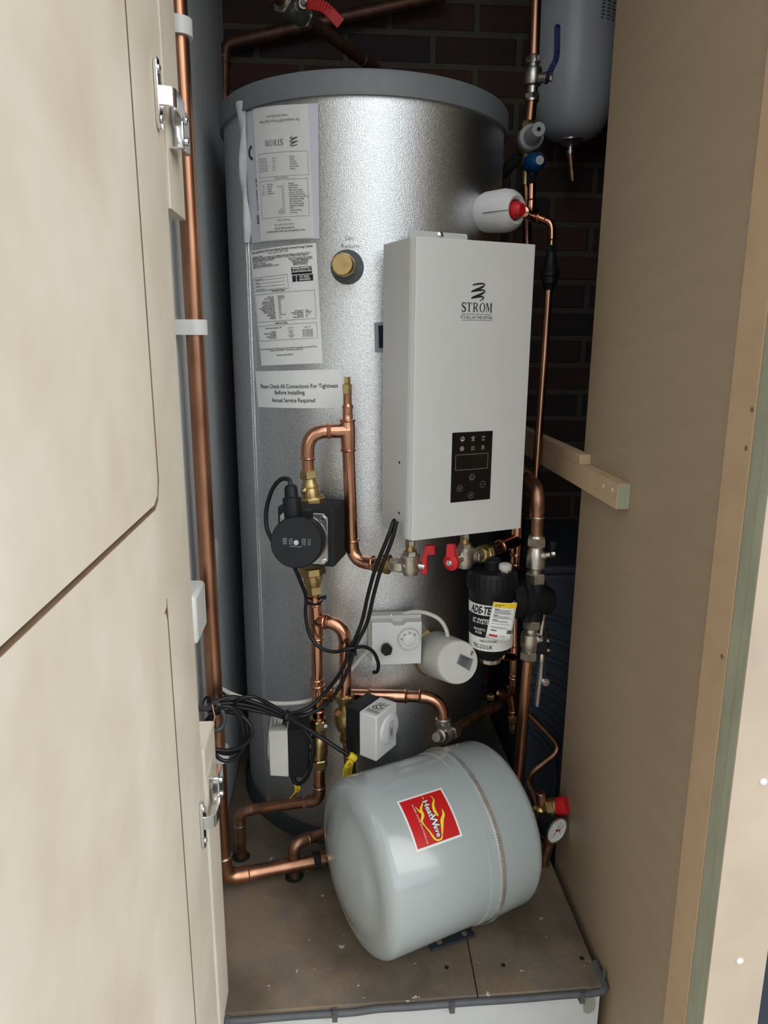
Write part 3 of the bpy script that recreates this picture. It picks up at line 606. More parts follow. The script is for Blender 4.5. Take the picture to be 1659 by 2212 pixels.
for cx in (.505, .76):
    m.ribbon([(cx - .045, r1y + .012), (cx, r1y + .042), (cx + .045, r1y + .012)], .012, pf); m.rect(cx - .042, r1y - .052, cx + .042, r1y - .042, pf)
for i in range(3): m.rect(.48, r1y - .03 + .016 * i, .53, r1y - .023 + .016 * i, pf)
m.disc2(.76, r1y, .007, pf); m.disc2(.745, r1y - .022, .006, pf); m.disc2(.775, r1y - .022, .006, pf)
m.ring2(.24, r2y, .045, .01, pf)
for i in range(3): a = math.pi * i / 3 + .5; m.ribbon([(.24 - .036 * math.cos(a), r2y - .036 * math.sin(a)), (.24 + .036 * math.cos(a), r2y + .036 * math.sin(a))], .008, pf)
for dx in (-.03, .012):
    for dy in (-.045, .006): m.frame(.505 + dx, r2y + dy, .525 + dx, r2y + dy + .034, .007, pf)
m.rect(.728, r2y - .05, .737, r2y + .05, pf); m.ring2(.745, r2y, .042, .01, pf, 12, -1.5, 1.5); m.disc2(.765, r2y, .012, pf)
m.build('status_icon', PANELINK, pn, smooth=False)
m = MB(); by = H_ * .46
for cx, cy in ((.51, by - .165), (.215, by - .39), (.79, by - .345), (.50, by - .57)): m.ring2(cx, cy, .068, .009, pf)
m.rect(.175, by - .395, .255, by - .384, pf); m.rect(.2095, by - .43, .2205, by - .35, pf); m.rect(.75, by - .35, .83, by - .339, pf); m.ring2(.51, by - .17, .04, .012, pf, 20, 2.1, 2.1 + 5.1); m.rect(.5045, by - .165, .5155, by - .118, pf)
m.text('M', .062, .50, by - .60, pf); m.build('button_print', DIMINK, pn, smooth=False)
# mounting bracket at the top and its screw
bq = P0 + e2 * (DB - .006); zBk = P(890, 497, bq.y).z + .002; u0 = along(bq + UZ * zT, e1, 883); u1 = along(bq + UZ * zT, e1, 1009)
m = MB(); m.prism([bq + e1 * u0 + UZ * (zT - .02), bq + e1 * u1 + UZ * (zT - .02), bq + e1 * u1 + UZ * (zBk - .003), bq + e1 * (u1 - .002) + UZ * zBk, bq + e1 * (u0 + .003) + UZ * zBk, bq + e1 * u0 + UZ * (zBk - .003)], e2 * .0015); bk_ = m.build('hanging_bracket', POWDER, bo, smooth=False)
sc_ = planehit(950, 508, bq, nb); m = MB(); m.lat(sc_ - e2 * .0002, sc_ + nb * .005, [(0, .006), (.5, .0055), (1, .002)]); m.build('bracket_screw', CHROME, bk_)
m = MB(); bc = bq + e1 * WB * .5
for z_ in (zT - .07, zBt + .09): m.box(bc + e2 * .012 + UZ * z_, (.035, .020, .012), (e1, e2, UZ)); m.build('stand_off', POWDER, bo, smooth=False); m = MB()
sn = -e1
def bs(px, py): return planehit(px, py, ch0, sn)
m = MB()
for px, py, r_ in ((863, 999, 3.2), (862, 1108, 3.2)):
    c = bs(px, py); m.lat(c - sn * .001, c + sn * .0006, [(0, r_ * s), (1, r_ * s)], 16); m.build('vent_hole', HOLE, bo); m = MB()
c = bs(853, 1132); m = MB(); m.lat(c - sn * .002, c + sn * .003, [(0, 13 * s), (.7, 13 * s), (1, 9 * s)], 20); m.build('cable_grommet', BLACK, bo)
BOT = lambda px, w_: (lambda b_: b_)(P0 + e1 * along(P0 + UZ * zBt, e1, px) + e2 * w_ + UZ * zBt)

# ================================================================== COPPER RUNS
MP = .00081
# tall 28 mm riser on the left
XL, YL = P(423, 750, 1.165).x, 1.165
t = thing('copper_pipe', 'tall copper pipe running down the left wall and turning along the floor', 'pipe', (XL, YL, .016))
cn = V((XL, YL, .031)); hx = (PZ(693, 1848, .031) - PZ(485, 1889, .031)).normalized(); hx.z = 0
pipe(t, [V((XL, YL, 2.09)), cn + UZ * .045], .014, COPPEROLD)
elbow(t, cn + UZ * .05, cn, cn + hx * .045, .014, COPPEROLD, .03, False)
pipe(t, [cn + hx * .04, cn + hx * .30], .014, COPPEROLD)
ringband(t, cn + UZ * .05, UZ, .0152, SOLDER); ringband(t, cn + hx * .045, hx, .0148, COPPERDULL)
bz = cn + hx * along(cn, hx, 683); m = MB(); m.lat(bz - hx * .006, bz + hx * .008, [(0, .0165), (1, .0165)]); m.build('pipe_sleeve', BLACKFOAM, t)
# wall clips
def clip(py, lab):
    z = P(400, py, YL).z; t = thing('pipe_clip', lab, 'pipe clip', (XL - .015, YL, z), 'white clips holding the tall left pipe')
    m = MB(); n_ = 20; ro = .0195; pts = [V((-.2445, YL - .013, z)), V((XL, YL - ro, z))] + [V((XL + ro * math.cos(a), YL + ro * math.sin(a), z)) for a in [-math.pi / 2 + math.pi * i / n_ for i in range(1, n_)]] + [V((XL, YL + ro, z)), V((-.2445, YL + .013, z))]
    inn = [V((-.2445, YL - .008, z)), V((XL, YL - .0142, z))] + [V((XL + .0142 * math.cos(a), YL + .0142 * math.sin(a), z)) for a in [-math.pi / 2 + math.pi * i / n_ for i in range(1, n_)]] + [V((XL, YL + .0142, z)), V((-.2445, YL + .008, z))]
    k_ = len(pts); vs = [p + UZ * .0115 * s_ for s_ in (-1, 1) for p in pts + inn]; fs = []
    for i in range(k_ - 1):
        fs += [(i, i + 1, k_ + i + 1, k_ + i), (2 * k_ + i, 3 * k_ + i, 3 * k_ + i + 1, 2 * k_ + i + 1), (i, 2 * k_ + i, 2 * k_ + i + 1, i + 1), (k_ + i, k_ + i + 1, 3 * k_ + i + 1, 3 * k_ + i)]
    m.add(vs, fs); m.build('clip_band', WHITEP, t)
    m = MB(); m.bb((-.245, YL - .012, z - .0105), (XL - .0145, YL + .012, z + .0105)); m.build('clip_base', WHITEP, t, smooth=False)
clip(62, 'white plastic pipe clip near the top of the tall left pipe'); clip(707, 'white plastic pipe clip halfway down the tall left pipe'); clip(1630, 'white plastic pipe clip behind the coiled black cable')

# pump flow pipework
YP = 1.235; r22 = .011
t = thing('copper_pipe', 'bright copper loop rising from the pump with a capped tee', 'pipe', P(757, 1216, YP))
tc_ = P(751, 930, YP)
pipe(t, [P(750, 845, YP), P(751, 890, YP)], 9 * MP)
m = MB(); latpx(m, (751, 872), (751, 915), YP, [(872, 9.5), (878, 12.5), (884, 10.5), (902, 11), (912, 13.5), (915, 13.5)]); m.build('reducer', COPPER, t)
tee(t, tc_, [P(751, 908, YP), P(752.5, 972, YP), P(712, 931, YP)], r22)
elbow(t, P(709, 931, YP), P(664, 932, YP), P(665, 990, YP), r22, bend=.036)
pipe(t, [P(665, 988, YP), P(666, 1022, YP)], r22)
pipe(t, [P(752.5, 970, YP), P(760, 1170, YP)], r22)
elbow(t, P(760, 1167, YP), P(762, 1214, YP), P(806, 1217, 1.215), r22, bend=.034)
pipe(t, [P(800, 1216.5, 1.217), P(825, 1218, 1.2)], r22)
m = MB(); A = P(817, 1217, 1.207); B = P(829, 1218, 1.2); m.hexn(A, B, 21 * MP, .2); m.hexn(P(831, 1218, 1.199), P(843, 1219, 1.193), 22 * MP, .2); m.cyl(A, P(845, 1219, 1.192), 15 * MP); m.build('compression_nut', BRASS, t)
m = MB(); hexpx(m, (750, 852), (750, 829), YP, 10.5, .2); hexpx(m, (750, 829), (750, 814), YP, 7, .2); m.build('bleed_cap', BRASS, t, smooth=False)

# pump isolating valves
def pumpvalve(lab, a, b, prof_nut, prof_body, un, screw):
    t = thing('pump_valve', lab, 'valve', P(b[0], max(a[1], b[1]), YP)); m = MB(); lx = lambda y: a[0] + (b[0] - a[0]) * (y - a[1]) / (b[1] - a[1])
    latpx(m, (lx(prof_body[0][0]), prof_body[0][0]), (lx(prof_body[-1][0]), prof_body[-1][0]), YP, prof_body, 28); m.build('valve_body', BRASS, t)
    m = MB(); hexpx(m, (lx(prof_nut[0]), prof_nut[0]), (lx(prof_nut[1]), prof_nut[1]), YP, prof_nut[2], .2); m.build('compression_nut', BRASS, t, smooth=False)
    m = MB(); m.lat(P(lx(un[0]), un[0], YP), P(lx(un[1]), un[1], YP), [(0, un[2] * MP * .93), (.12, un[2] * MP), (.88, un[2] * MP), (1, un[2] * MP * .93)], 8, .2); m.build('union_nut', BRASS, t, smooth=False)
    c = P(screw[0], screw[1], YP - .012); n_ = (c - P(lx(screw[1]), screw[1], YP)).normalized(); m = MB(); m.lat(c - n_ * .004, c + n_ * .006, [(0, 8 * MP), (.8, 8 * MP), (1, 6 * MP)], 20); u = m.build('screw_boss', BRASS, t); m = MB(); m.lat(c + n_ * .0055, c + n_ * .0068, [(0, 4.4 * MP), (1, 3.5 * MP)], 12); m.build('slotted_screw', CHROME, u)
pumpvalve('brass isolating valve on top of the black pump', (666, 1015), (675, 1092), (1015, 1033, 20), [(1030, 15), (1040, 15), (1046, 19), (1052, 19), (1053, 17), (1060, 19.5), (1070, 20), (1071, 26), (1078, 27)], (1073, 1094, 31), (658, 1060))
pumpvalve('brass isolating valve below the black pump', (673, 1222), (679, 1284), (1264, 1282, 19.5), [(1235, 26), (1240, 20), (1258, 20), (1262, 17), (1270, 16)], (1222, 1240, 31), (688, 1246))

# circulating pump
PSI = math.radians(16); pn_ = V((-math.sin(PSI), -math.cos(PSI), 0)); pe = V((math.cos(PSI), -math.sin(PSI), 0)); pd = -pn_
fcn = P(662, 1158, 1.18)
pu = thing('circulating_pump', 'black circulating pump with a round motor head facing out', 'pump', fcn + pd * .05 - UZ * .06)
zpt = P(662, 1097, 1.18).z; zpb = P(662, 1222, 1.18).z; wl = -along(fcn, pe, 600); wr = along(fcn, pe, 722)
m = MB(); pc = fcn + pe * (wr - wl) / 2; pc.z = (zpt + zpb) / 2; hw = (wr + wl) / 2
m.prism([pc - pe * hw + UZ * (p_[1]) + pe * 0 for p_ in ((0, 0),)] * 0 + [pc + pe * x + UZ * z for x, z in ((-hw, -.040), (-hw + .012, (zpb - pc.z)), (hw - .012, (zpb - pc.z)), (hw, (zpb - pc.z)), (hw, zpt - pc.z), (-hw, zpt - pc.z))], pd * .082)
m.build('insulation_shell', BLACKFOAM, pu, smooth=False, bevel=.004)
m = MB(); fh = .047; pts = [(-fh, -fh + .008), (-fh + .008, -fh), (fh - .008, -fh), (fh, -fh + .008), (fh, fh - .008), (fh - .008, fh), (-fh + .008, fh), (-fh, fh - .008)]
fo = V((fcn.x, fcn.y, pc.z)) + pn_ * .002 - pe * .002
m.prism([fo + pe * x * .9 + UZ * z * .95 for x, z in pts], pn_ * .007); m.lat(fo + pn_ * .006, fo + pn_ * .03, [(0, .043), (.2, .041), (.6, .034), (1, .033)], 32)
fg = m.build('motor_flange', ALU, pu, bevel=.001)
m = MB()
for sx_ in (-1, 1):
    for sz in (-1, 1): c = fo + pe * sx_ * .035 + UZ * sz * .037 + pn_ * .007; m.lat(c, c + pn_ * .004, [(0, .0048), (.8, .0048), (1, .004)], 12); m.build('flange_bolt', STEEL, fg); m = MB()
hd = P(640, 1172, 1.07); hs = mpp(hd); hb_ = hd + (fo - hd) * .62; hdn = (hd - fo).normalized()
m = MB(); m.lat(hb_, hd, [(0, 40 * hs), (.08, 56 * hs), (.55, 58 * hs), (.6, 57 * hs), (.9, 57 * hs), (.97, 56 * hs), (1, 54 * hs)], 64); he = m.build('motor_head', BLACK, pu)
m = MB(); m.lat(hd + hdn * .0002, hd + hdn * .002, [(0, 6.2 * hs), (1, 5.4 * hs)], 20); m.build('speed_button', ALU, he)
hr = (pe - hdn * pe.dot(hdn)).normalized(); hu = hr.cross(hdn).normalized(); hu = -hu if hu.z < 0 else hu
hf_ = lambda u, v: hd + hdn * .0007 - hr * u - hu * v; m = MB()
for i in range(3):
    m.text('HD%d' % (3 - i), 4.3 * hs, 25 * hs, (-9 + 5 * i) * hs - .0000, (lambda u, v: hf_(u, v)), sx=.8); m.text(('II=P', 'II=A', 'II=B')[i], 4.0 * hs, 12 * hs, (-9 + 5 * i) * hs, hf_, sx=.8)
    m.text('DL%d' % (3 - i), 4.3 * hs, -16 * hs, (-9 + 5 * i) * hs, hf_, sx=.8); m.text(('I=A', 'I=B', 'I=C')[i], 4.0 * hs, -28 * hs, (-9 + 5 * i) * hs, hf_, sx=.8)
m.text('AUTO ADAPT', 3 * hs, 1 * hs, 7 * hs, hf_); m.build('head_print', GREYCAP, he, smooth=False)
A = P(634, 1130, 1.105); B = P(628, 1047, 1.115); m = MB(); sp_ = mpp(A)
m.lat(A, B, [(0, 16 * sp_), (.12, 19 * sp_), (.35, 20 * sp_), (.66, 20 * sp_), (.68, 15 * sp_), (.93, 14 * sp_), (1, 9 * sp_)], 16); m.build('power_plug', BLACK, pu)
A = P(663, 1128, 1.105); m = MB(); m.box(A + UZ * .007, (.009, .006, .014), (pe, pd, UZ)); m.build('signal_socket', BLACK, pu, bevel=.001)

# pipework under the pump
t = thing('copper_pipe', 'copper drop from the pump branching to both zone valves', 'pipe', P(690, 1650, YP))
pipe(t, [P(679, 1275, YP), P(681, 1310, YP)], r22)
tee(t, P(683, 1340, YP), [P(681, 1305, YP), P(684.5, 1378, YP), P(704, 1343, YP - .012)], r22)
elbow(t, P(707, 1343, YP - .013), P(743, 1350, 1.215), P(746.5, 1398, 1.215), r22, bend=.034)
pipe(t, [P(746, 1392, 1.215), P(746, 1505, 1.215)], r22)
pipe(t, [P(684.5, 1375, YP), P(686, 1470, YP)], r22)
m = MB(); c = P(685, 1467, YP); m.bead(c, UZ, r22 * 1.02); m.lat(c, P(686, 1486, YP), [(0, r22 * 1.1), (1, r22 * 1.1)]); m.build('coupling', COPPER, t)
tee(t, P(687, 1502, YP), [P(686, 1480, YP), P(688, 1533, YP), P(716, 1500, YP + .012)], r22)
pipe(t, [P(688, 1530, YP), P(688, 1560, YP)], r22)
t = thing('copper_pipe', 'copper crossover running right behind the zone valves to the nickel elbow', 'pipe', P(850, 1500, 1.262))
pipe(t, [P(716, 1500, YP + .012), P(745, 1500, 1.258), P(800, 1502, 1.265)], r22)
m = MB(); A = P(798, 1502, 1.265); B = P(876, 1504, 1.262); m.cyl(A, B, r22 * 1.12); m.bead(A, B - A, r22 * 1.1); m.bead(B, B - A, r22 * 1.1); m.build('coupling', COPPER, t)
pipe(t, [B, P(908, 1505, 1.255)], r22)
elbow(t, P(907, 1505, 1.255), P(952, 1506, 1.25), P(957, 1552, 1.245), r22, bend=.036)
pipe(t, [P(956.5, 1545, 1.245), P(958, 1566, 1.245)], r22)

# nickel elbow valve
t = thing('elbow_valve', 'nickel plated elbow fitting above the grey vessel', 'valve', P(960, 1606, 1.24))
m = MB(); latpx(m, (958, 1549), (960, 1574), 1.245, [(1549, 15), (1551, 17.5), (1556, 17.5), (1557, 16), (1574, 14)], 24); hexpx(m, (958, 1557), (959.5, 1572), 1.245, 18); m.build('nut', NICKEL, t)
m = MB(); c = P(961, 1586, 1.243); q = 22 * MP; m.lat(c + UZ * q, c - UZ * q, [(0, q * .7), (.3, q * .95), (.6, q * .95), (.85, q * .7), (1, q * .45)], 8); m.lat(c, P(942, 1593, 1.215), [(0, q * .8), (.6, q * .7), (.62, q * .55), (1, q * .5)]); m.build('elbow_body', NICKEL, t)
m = MB(); A = P(972, 1583, 1.25); B = P(984, 1576, 1.262); m.hexn(A, B, q * .95, .3); m.cyl(c, A, q * .7); m.build('side_nut', NICKEL, t)
# sloping return pipe to the right riser
t = thing('copper_pipe', 'dull copper pipe sloping up behind the grey vessel to the right tee', 'pipe', P(1040, 1540, 1.35))
A = P(980, 1578, 1.26); B = P(1100, 1507, 1.40); pipe(t, [A, B], 13 * MP, COPPERDULL); d = (B - A).normalized()
ringband(t, A + (B - A) * .62, d, 13.2 * MP, BLACK, 'rubber_ring', .002, .0012); ringband(t, A + (B - A) * .96, d, 13.4 * MP, COPPER, 'collar', .003, .002)

# zone valves
def actuator_print(m, f, n, L):
    for i in range(n):
        y = L * (.5 - i / n); m.rect(-L * (.25 + .2 * random.random()), y, L * .1 * random.random(), y + L / n * .45, f)
t = thing('zone_valve', 'zone valve with a white and black actuator to the left of its pipe', 'valve', P(690, 1660, YP))
m = MB(); latpx(m, (688, 1550), (690.5, 1662), YP, [(1550, 16), (1556, 16), (1575, 14), (1588, 14), (1592, 17), (1608, 19), (1630, 18.5), (1633, 14), (1662, 14)], 24)
m.lat(P(688, 1612, YP), P(662, 1612, YP - .005), [(0, 14 * MP), (.7, 12 * MP), (1, 6 * MP)]); m.build('valve_body', BRASS, t)
m = MB(); hexpx(m, (688, 1553), (688.4, 1574), YP, 18.5); m.build('nut', BRASS, t, smooth=False); m = MB(); hexpx(m, (689.5, 1638), (690, 1656), YP, 18); m.build('nut', BRASS, t, smooth=False)
c = P(703, 1568, YP - .016); m = MB(); m.lat(c, c - V((-.0002, .002, 0)), [(0, 4.5 * MP), (1, 4 * MP)], 16); m.build('white_dot', WHITEP, t)
ya = 1.185; zA, zB = P(600, 1580, ya).z, P(600, 1676, ya).z
xa, xb, xc = P(581, 1630, ya).x, P(622.5, 1630, ya).x, P(668, 1630, ya).x
m = MB(); m.prism([V((xb, ya, zB - .003)), V((xa, ya, zB)), V((xa, ya + .02, zB)), V((xa, ya + .055, zB)), V((xb, ya + .062, zB))][0:0] + [V((xa, ya, zB)), V((xb, ya, zB - .004)), V((xb, ya, zA)), V((xa, ya, zA))], V((0, .062, 0))); 
m.lat(V((xa + .002, ya + .03, (zA + zB) / 2)), V((xa - .004, ya + .03, (zA + zB) / 2)), [(0, .028), (.7, .026), (1, .02)], 32); ac = m.build('actuator_cover', WHITEDULL, t, bevel=.0025)
m = MB(); m.prism([V((xb + .0003, ya, zB - .004)), V((xc - .012, ya, zB - .006)), V((xc, ya, zB + .02)), V((xc, ya, zA + .003)), V((xb + .0003, ya, zA))], V((0, .062, 0))); m.build('actuator_base', BLACK, t, smooth=False, bevel=.0015)
f = lambda u, v: V((xa + .016 + u, ya + .032 + v, zA + .0004)); m = MB()
m.frame(-.012, -.022, .014, .022, .0006, f)
for i in range(7): m.rect(-.01 + .0032 * i, -.018, -.0088 + .0032 * i, -.018 + .012 + .022 * random.random(), f)
m.build('rating_print', INK, ac, smooth=False)
A = P(632, 1676, 1.2); m = MB(); m.lat(A + UZ * .006, P(637, 1692, 1.195), [(0, .006), (1, .004)]); m.build('cable_gland', BLACK, t)

t2 = thing('zone_valve', 'zone valve with a white actuator angled to the right, above the grey vessel', 'valve', P(748, 1600, 1.215))
YZ = 1.215
m = MB(); latpx(m, (745, 1500), (752, 1604), YZ, [(1500, 17), (1516, 17), (1520, 15), (1530, 16), (1536, 26), (1556, 28), (1572, 22), (1578, 16), (1604, 14)], 24); m.build('valve_body', BRASS, t2)
m = MB(); hexpx(m, (745, 1500), (745.5, 1517), YZ, 20.5); m.build('nut', BRASS, t2, smooth=False); m = MB(); hexpx(m, (750, 1586), (751, 1600), YZ, 17); m.build('nut', BRASS, t2, smooth=False)
NP = P(813, 1600, 1.135); zc0, zc1 = P(811.5, 1550, 1.135).z, P(815, 1646, 1.135).z; al = math.radians(38)
ll = V((-math.cos(al), math.sin(al), 0)); lr = V((math.sin(al) , math.cos(al), 0)); N0 = V((NP.x, NP.y, 0))
wL = along(N0 + UZ * 1.0 * 0 + UZ * (zc0 + zc1) / 2, ll, 776); wL2 = along(N0 + UZ * (zc0 + zc1) / 2, ll, 747); wR = along(N0 + UZ * (zc0 + zc1) / 2, lr, 857)
m = MB(); m.prism([p + UZ * zc1 for p in (N0, N0 + ll * wL, N0 + ll * wL + lr * wR, N0 + lr * wR)], UZ * (zc0 - zc1))
ccx = N0 + lr * wR * .62 + UZ * (zc0 * .52 + zc1 * .48); m.lat(ccx + ll * .002, ccx - ll * .004, [(0, .030), (.7, .029), (1, .024)], 36); ac = m.build('actuator_cover', WHITEP, t2, bevel=.0025)
m = MB(); m.prism([p + UZ * (zc1 + .001) for p in (N0 + ll * (wL + .0004), N0 + ll * wL2, N0 + ll * wL2 + lr * wR, N0 + ll * (wL + .0004) + lr * wR)], UZ * (zc0 - zc1 - .001)); m.build('actuator_base', BLACK, t2, smooth=False, bevel=.0015)
tp = N0 + ll * (wL * .5) + lr * (wR * .5) + UZ * (zc0 + .0004); f = lambda u, v: tp + lr * u + ll * v; m = MB()
for i in range(7): m.rect(.006, -wL * .36 + i * .0031 + .002, .009 + .012 * random.random(), -wL * .36 + i * .0031 + .0032, f)
for i in range(9): m.rect(-.024, -wL * .36 + i * .0030, -.015 + .004 * random.random(), -wL * .36 + i * .0030 + .0012, f)
m.ring2(-.004, .003, .005, .0022, f, 14, .3, 4.4); m.text('CE', .0075, -.004, -.011, f, bold=.03); m.ribbon([(-.008, -.002), (.002, .006), (.006, -.004)], .0022, f)
m.build('rating_print', INK, ac, smooth=False)
wp = ccx - ll * .0045; f = lambda u, v: wp + lr * u + UZ * v; m = MB(); m.frame(-.0065, -.0155, .0065, .0155, .0007, f)
m.ribbon([(-.004, .005), (.0, .013), (.004, .005), (-.004, .005)], .0008, f)
for i in range(3): m.rect(-.003 + i * .0028, -.012, -.0017 + i * .0028, .003, f)
m.build('warning_print', INK, ac, smooth=False)
m = MB(); q = N0 + ll * (wL2 - .012) + UZ * (zc1 + .004) + lr * .006; m.cyl(q, P(764, 1637, 1.165), .005); m.build('cable_gland', BLACK, t2)
# lower pipe from left zone valve to the floor
t = thing('copper_pipe', 'copper pipe from the left zone valve stepping left and down into the floor', 'pipe', (P(520, 1848, 1.262).x, 1.262, 0))
Fp = PZ(521, 1850, 0); cr = P(690, 1728, YP); hl = V((Fp.x, Fp.y, P(521, 1752, Fp.y).z))
pipe(t, [P(690, 1655, YP), P(690, 1700, YP)], r22, COPPEROLD); elbow(t, P(690, 1695, YP), cr, P(665, 1731, YP + .006), r22, COPPERDULL, .02, False)
pipe(t, [P(668, 1730.5, YP + .005), P(545, 1748, Fp.y)], r22, COPPEROLD); elbow(t, P(548, 1747.5, Fp.y), hl, hl - UZ * .030, r22, COPPERDULL, .022, False)
pipe(t, [hl - UZ * .026, V((Fp.x, Fp.y, 0.0))], r22, COPPERDULL)
ringband(t, P(690, 1698, YP), UZ, r22 * 1.12, SOLDER); ringband(t, P(658, 1732, YP + .008), V((1, 0, 0)), r22 * 1.03, SOLDER, w=.003); ringband(t, hl - UZ * .03, UZ, r22 * 1.1, SOLDER, t=.0006)
m = MB(); m.lat(V((Fp.x, Fp.y, -.001)), V((Fp.x, Fp.y, .0012)), [(0, .019), (.6, .018), (1, .0155)], 24); m.build('pipe_hole', HOLE, t)
# second floor pipe beside the vessel
t = thing('copper_pipe', 'dark copper bend rising from the floor behind the low horizontal pipe', 'pipe', PZ(636, 1894, 0))
Fq = PZ(636, 1893, 0); tq_ = V((Fq.x, Fq.y, P(636, 1822, Fq.y).z)); dq = (P(700, 1800, Fq.y + .03) - tq_).normalized()
pipe(t, [Fq, tq_ - UZ * .02], r22, COPPERDULL); elbow(t, tq_ - UZ * .026, tq_, tq_ + dq * .03, r22, COPPERDULL, .02, False); pipe(t, [tq_ + dq * .026, tq_ + dq * .13], r22, COPPERDULL); ringband(t, tq_ + dq * .03, dq, r22 * 1.1, COPPEROLD)
m = MB(); m.lat(Fq - UZ * .001, Fq + UZ * .0012, [(0, .019), (.6, .018), (1, .0155)], 24); m.build('pipe_hole', HOLE, t)
t = thing('copper_pipe', 'short copper drop below the right zone valve, behind the yellow tag', 'pipe', P(756, 1690, YZ))
pipe(t, [P(752, 1598, YZ), P(757, 1665, YZ), P(759, 1760, YZ)], r22, COPPEROLD)

# ================================================================== RED-HANDLED VALVES UNDER THE BOILER
def redvalve(lab, px, y0, Y, left, handle):
    t = thing('angle_valve', lab, 'valve', P(px, y0 + 76, Y)); m = MB()
    hexpx(m, (px, y0), (px, y0 + 12), Y, 11); m.build('tail_nut', NICKEL, t, smooth=False)
    m = MB(); latpx(m, (px, y0 + 8), (px, y0 + 24), Y, [(y0 + 8, 9.5), (y0 + 24, 9.5)]); hexpx(m, (px, y0 + 11), (px, y0 + 14), Y, 11); m.build('brass_tail', BRASS, t)
    m = MB(); hexpx(m, (px, y0 + 23), (px, y0 + 33), Y, 15); latpx(m, (px, y0 + 31), (px, y0 + 75), Y, [(y0 + 31, 18), (y0 + 34, 21), (y0 + 38, 21), (y0 + 40, 20), (y0 + 62, 20), (y0 + 68, 18), (y0 + 75, 15)], 28)
    c = P(px, y0 + 53, Y)
    for q in left: m.hexn(q[0], q[1], q[2] * MP, .5)
    m.cyl(c, left[0][0], 15 * MP); m.build('valve_body', NICKEL, t)
    handle(t, c); return t
Yv = 1.178
def h1(t, c):
    q = P(917, 1224, Yv - .006); m = MB(); m.lat(c, q, [(0, 8 * MP), (1, 7 * MP)]); m.build('spindle', NICKEL, t)
    m = MB(); sd = (q - c).normalized(); A = P(912, 1222, Yv - .006)
    m.prism([P(909, 1236, Yv - .006), P(913, 1242, Yv - .006), P(921, 1242, Yv - .006), P(924, 1236, Yv - .006), P(923, 1215, Yv - .006), P(924, 1200, Yv - .006), P(940, 1200, Yv - .006), P(939, 1179, Yv - .006), P(918, 1179, Yv - .006), P(914, 1198, Yv - .006), P(910, 1210, Yv - .006)], V((.003, .014, 0))); m.build('red_handle', REDP, t, bevel=.0018)
t1 = redvalve('nickel angle valve with its red handle turned up, left under the boiler', 886, 1166, Yv, [(P(872, 1222, Yv), P(843, 1220, Yv + .012), 16)], h1)
t1.name = 'angle_valve'
Yv2 = 1.20
def h2(t, c):
    q = P(976, 1214, Yv2 - .03); m = MB(); m.lat(c, q, [(0, 10 * MP), (1, 8 * MP)]); m.build('spindle', NICKEL, t)
    n_ = (q - c).normalized(); u, w = perp(n_); m = MB(); m.lat(q - n_ * .004, q + n_ * .006, [(0, 18 * MP), (.85, 18.5 * MP), (1, 16 * MP)], 28)
    m.prism([P(968, 1203, q.y), P(970, 1174, q.y), P(985, 1174, q.y), P(989, 1203, q.y)], n_ * .008); hh = m.build('red_handle', REDP, t, bevel=.0012)
    m = MB(); m.hexn(q + n_ * .0055, q + n_ * .011, 7 * MP); m.build('handle_bolt', STEEL, hh)
redvalve('nickel angle valve with its red handle facing out, right under the boiler', 1004, 1150, Yv2, [(P(1024, 1202, Yv2 + .005), P(1036, 1199, Yv2 + .015), 15)], h2)
# copper stack right of the boiler bottom
YE = 1.30
t = thing('copper_pipe', 'bright copper tee stack between the boiler and the black filter', 'pipe', P(1110, 1560, YE))
m = MB(); A = P(1036, 1199, 1.216); B = P(1056, 1192, 1.235); m.hexn(A, A + (B - A) * .45, 21 * MP, .4); m.hexn(A + (B - A) * .5, B, 19 * MP, .2); m.build('compression_nut', BRASS, t)
T1 = P(1117, 1166, YE); pipe(t, [B - (B - A) * .2, P(1082, 1180, 1.265)], r22, COPPEROLD)
tee(t, T1, [P(1119, 1110, YE), P(1115.5, 1195, YE), P(1080, 1181, 1.263)], r22)
pipe(t, [P(1121, 1060, YE), P(1119, 1115, YE)], r22, COPPEROLD)
m = MB(); latpx(m, (1115.5, 1193), (1113, 1245), YE, [(1193, 12.5), (1218, 12.5), (1245, 11.5)]); m.bead(P(1115, 1198, YE), UZ, r22 * 1.05); m.bead(P(1114, 1218, YE), UZ, r22 * 1.05); m.build('coupling', COPPER, t)
pipe(t, [P(1114, 1240, YE), P(1112, 1402, YE)], 9.8 * MP)
tee(t, P(1111, 1418, YE), [P(1112, 1396, YE), P(1110, 1456, YE), P(1082, 1415, 1.275)], 9.6 * MP)
pipe(t, [P(1083, 1415, 1.276), P(1072, 1414, 1.262)], 9 * MP)
pipe(t, [P(1110, 1455, YE), P(1109, 1480, YE)], 9.4 * MP)
elbow(t, P(1109.5, 1462, YE), P(1108, 1498, YE + .01), P(1082, 1498, 1.36), 9.6 * MP, bend=.02)
tee(t, P(1104, 1503, YE + .05), [P(1104, 1480, YE + .05), P(1108, 1535, YE + .05), P(1078, 1497, YE + .06)], 10 * MP, COPPEROLD)
pipe(t, [P(1107, 1530, YE + .05), P(1107, 1552, YE + .05)], 8 * MP, COPPEROLD)
m = MB(); hexpx(m, (1107, 1545), (1108, 1562), YE + .05, 10); latpx(m, (1108, 1560), (1108, 1582), YE + .05, [(1560, 8), (1572, 9), (1582, 6)]); hexpx(m, (1060, 1500), (1061, 1511), YE + .07, 9); m.build('drain_cock', BRASS, t)

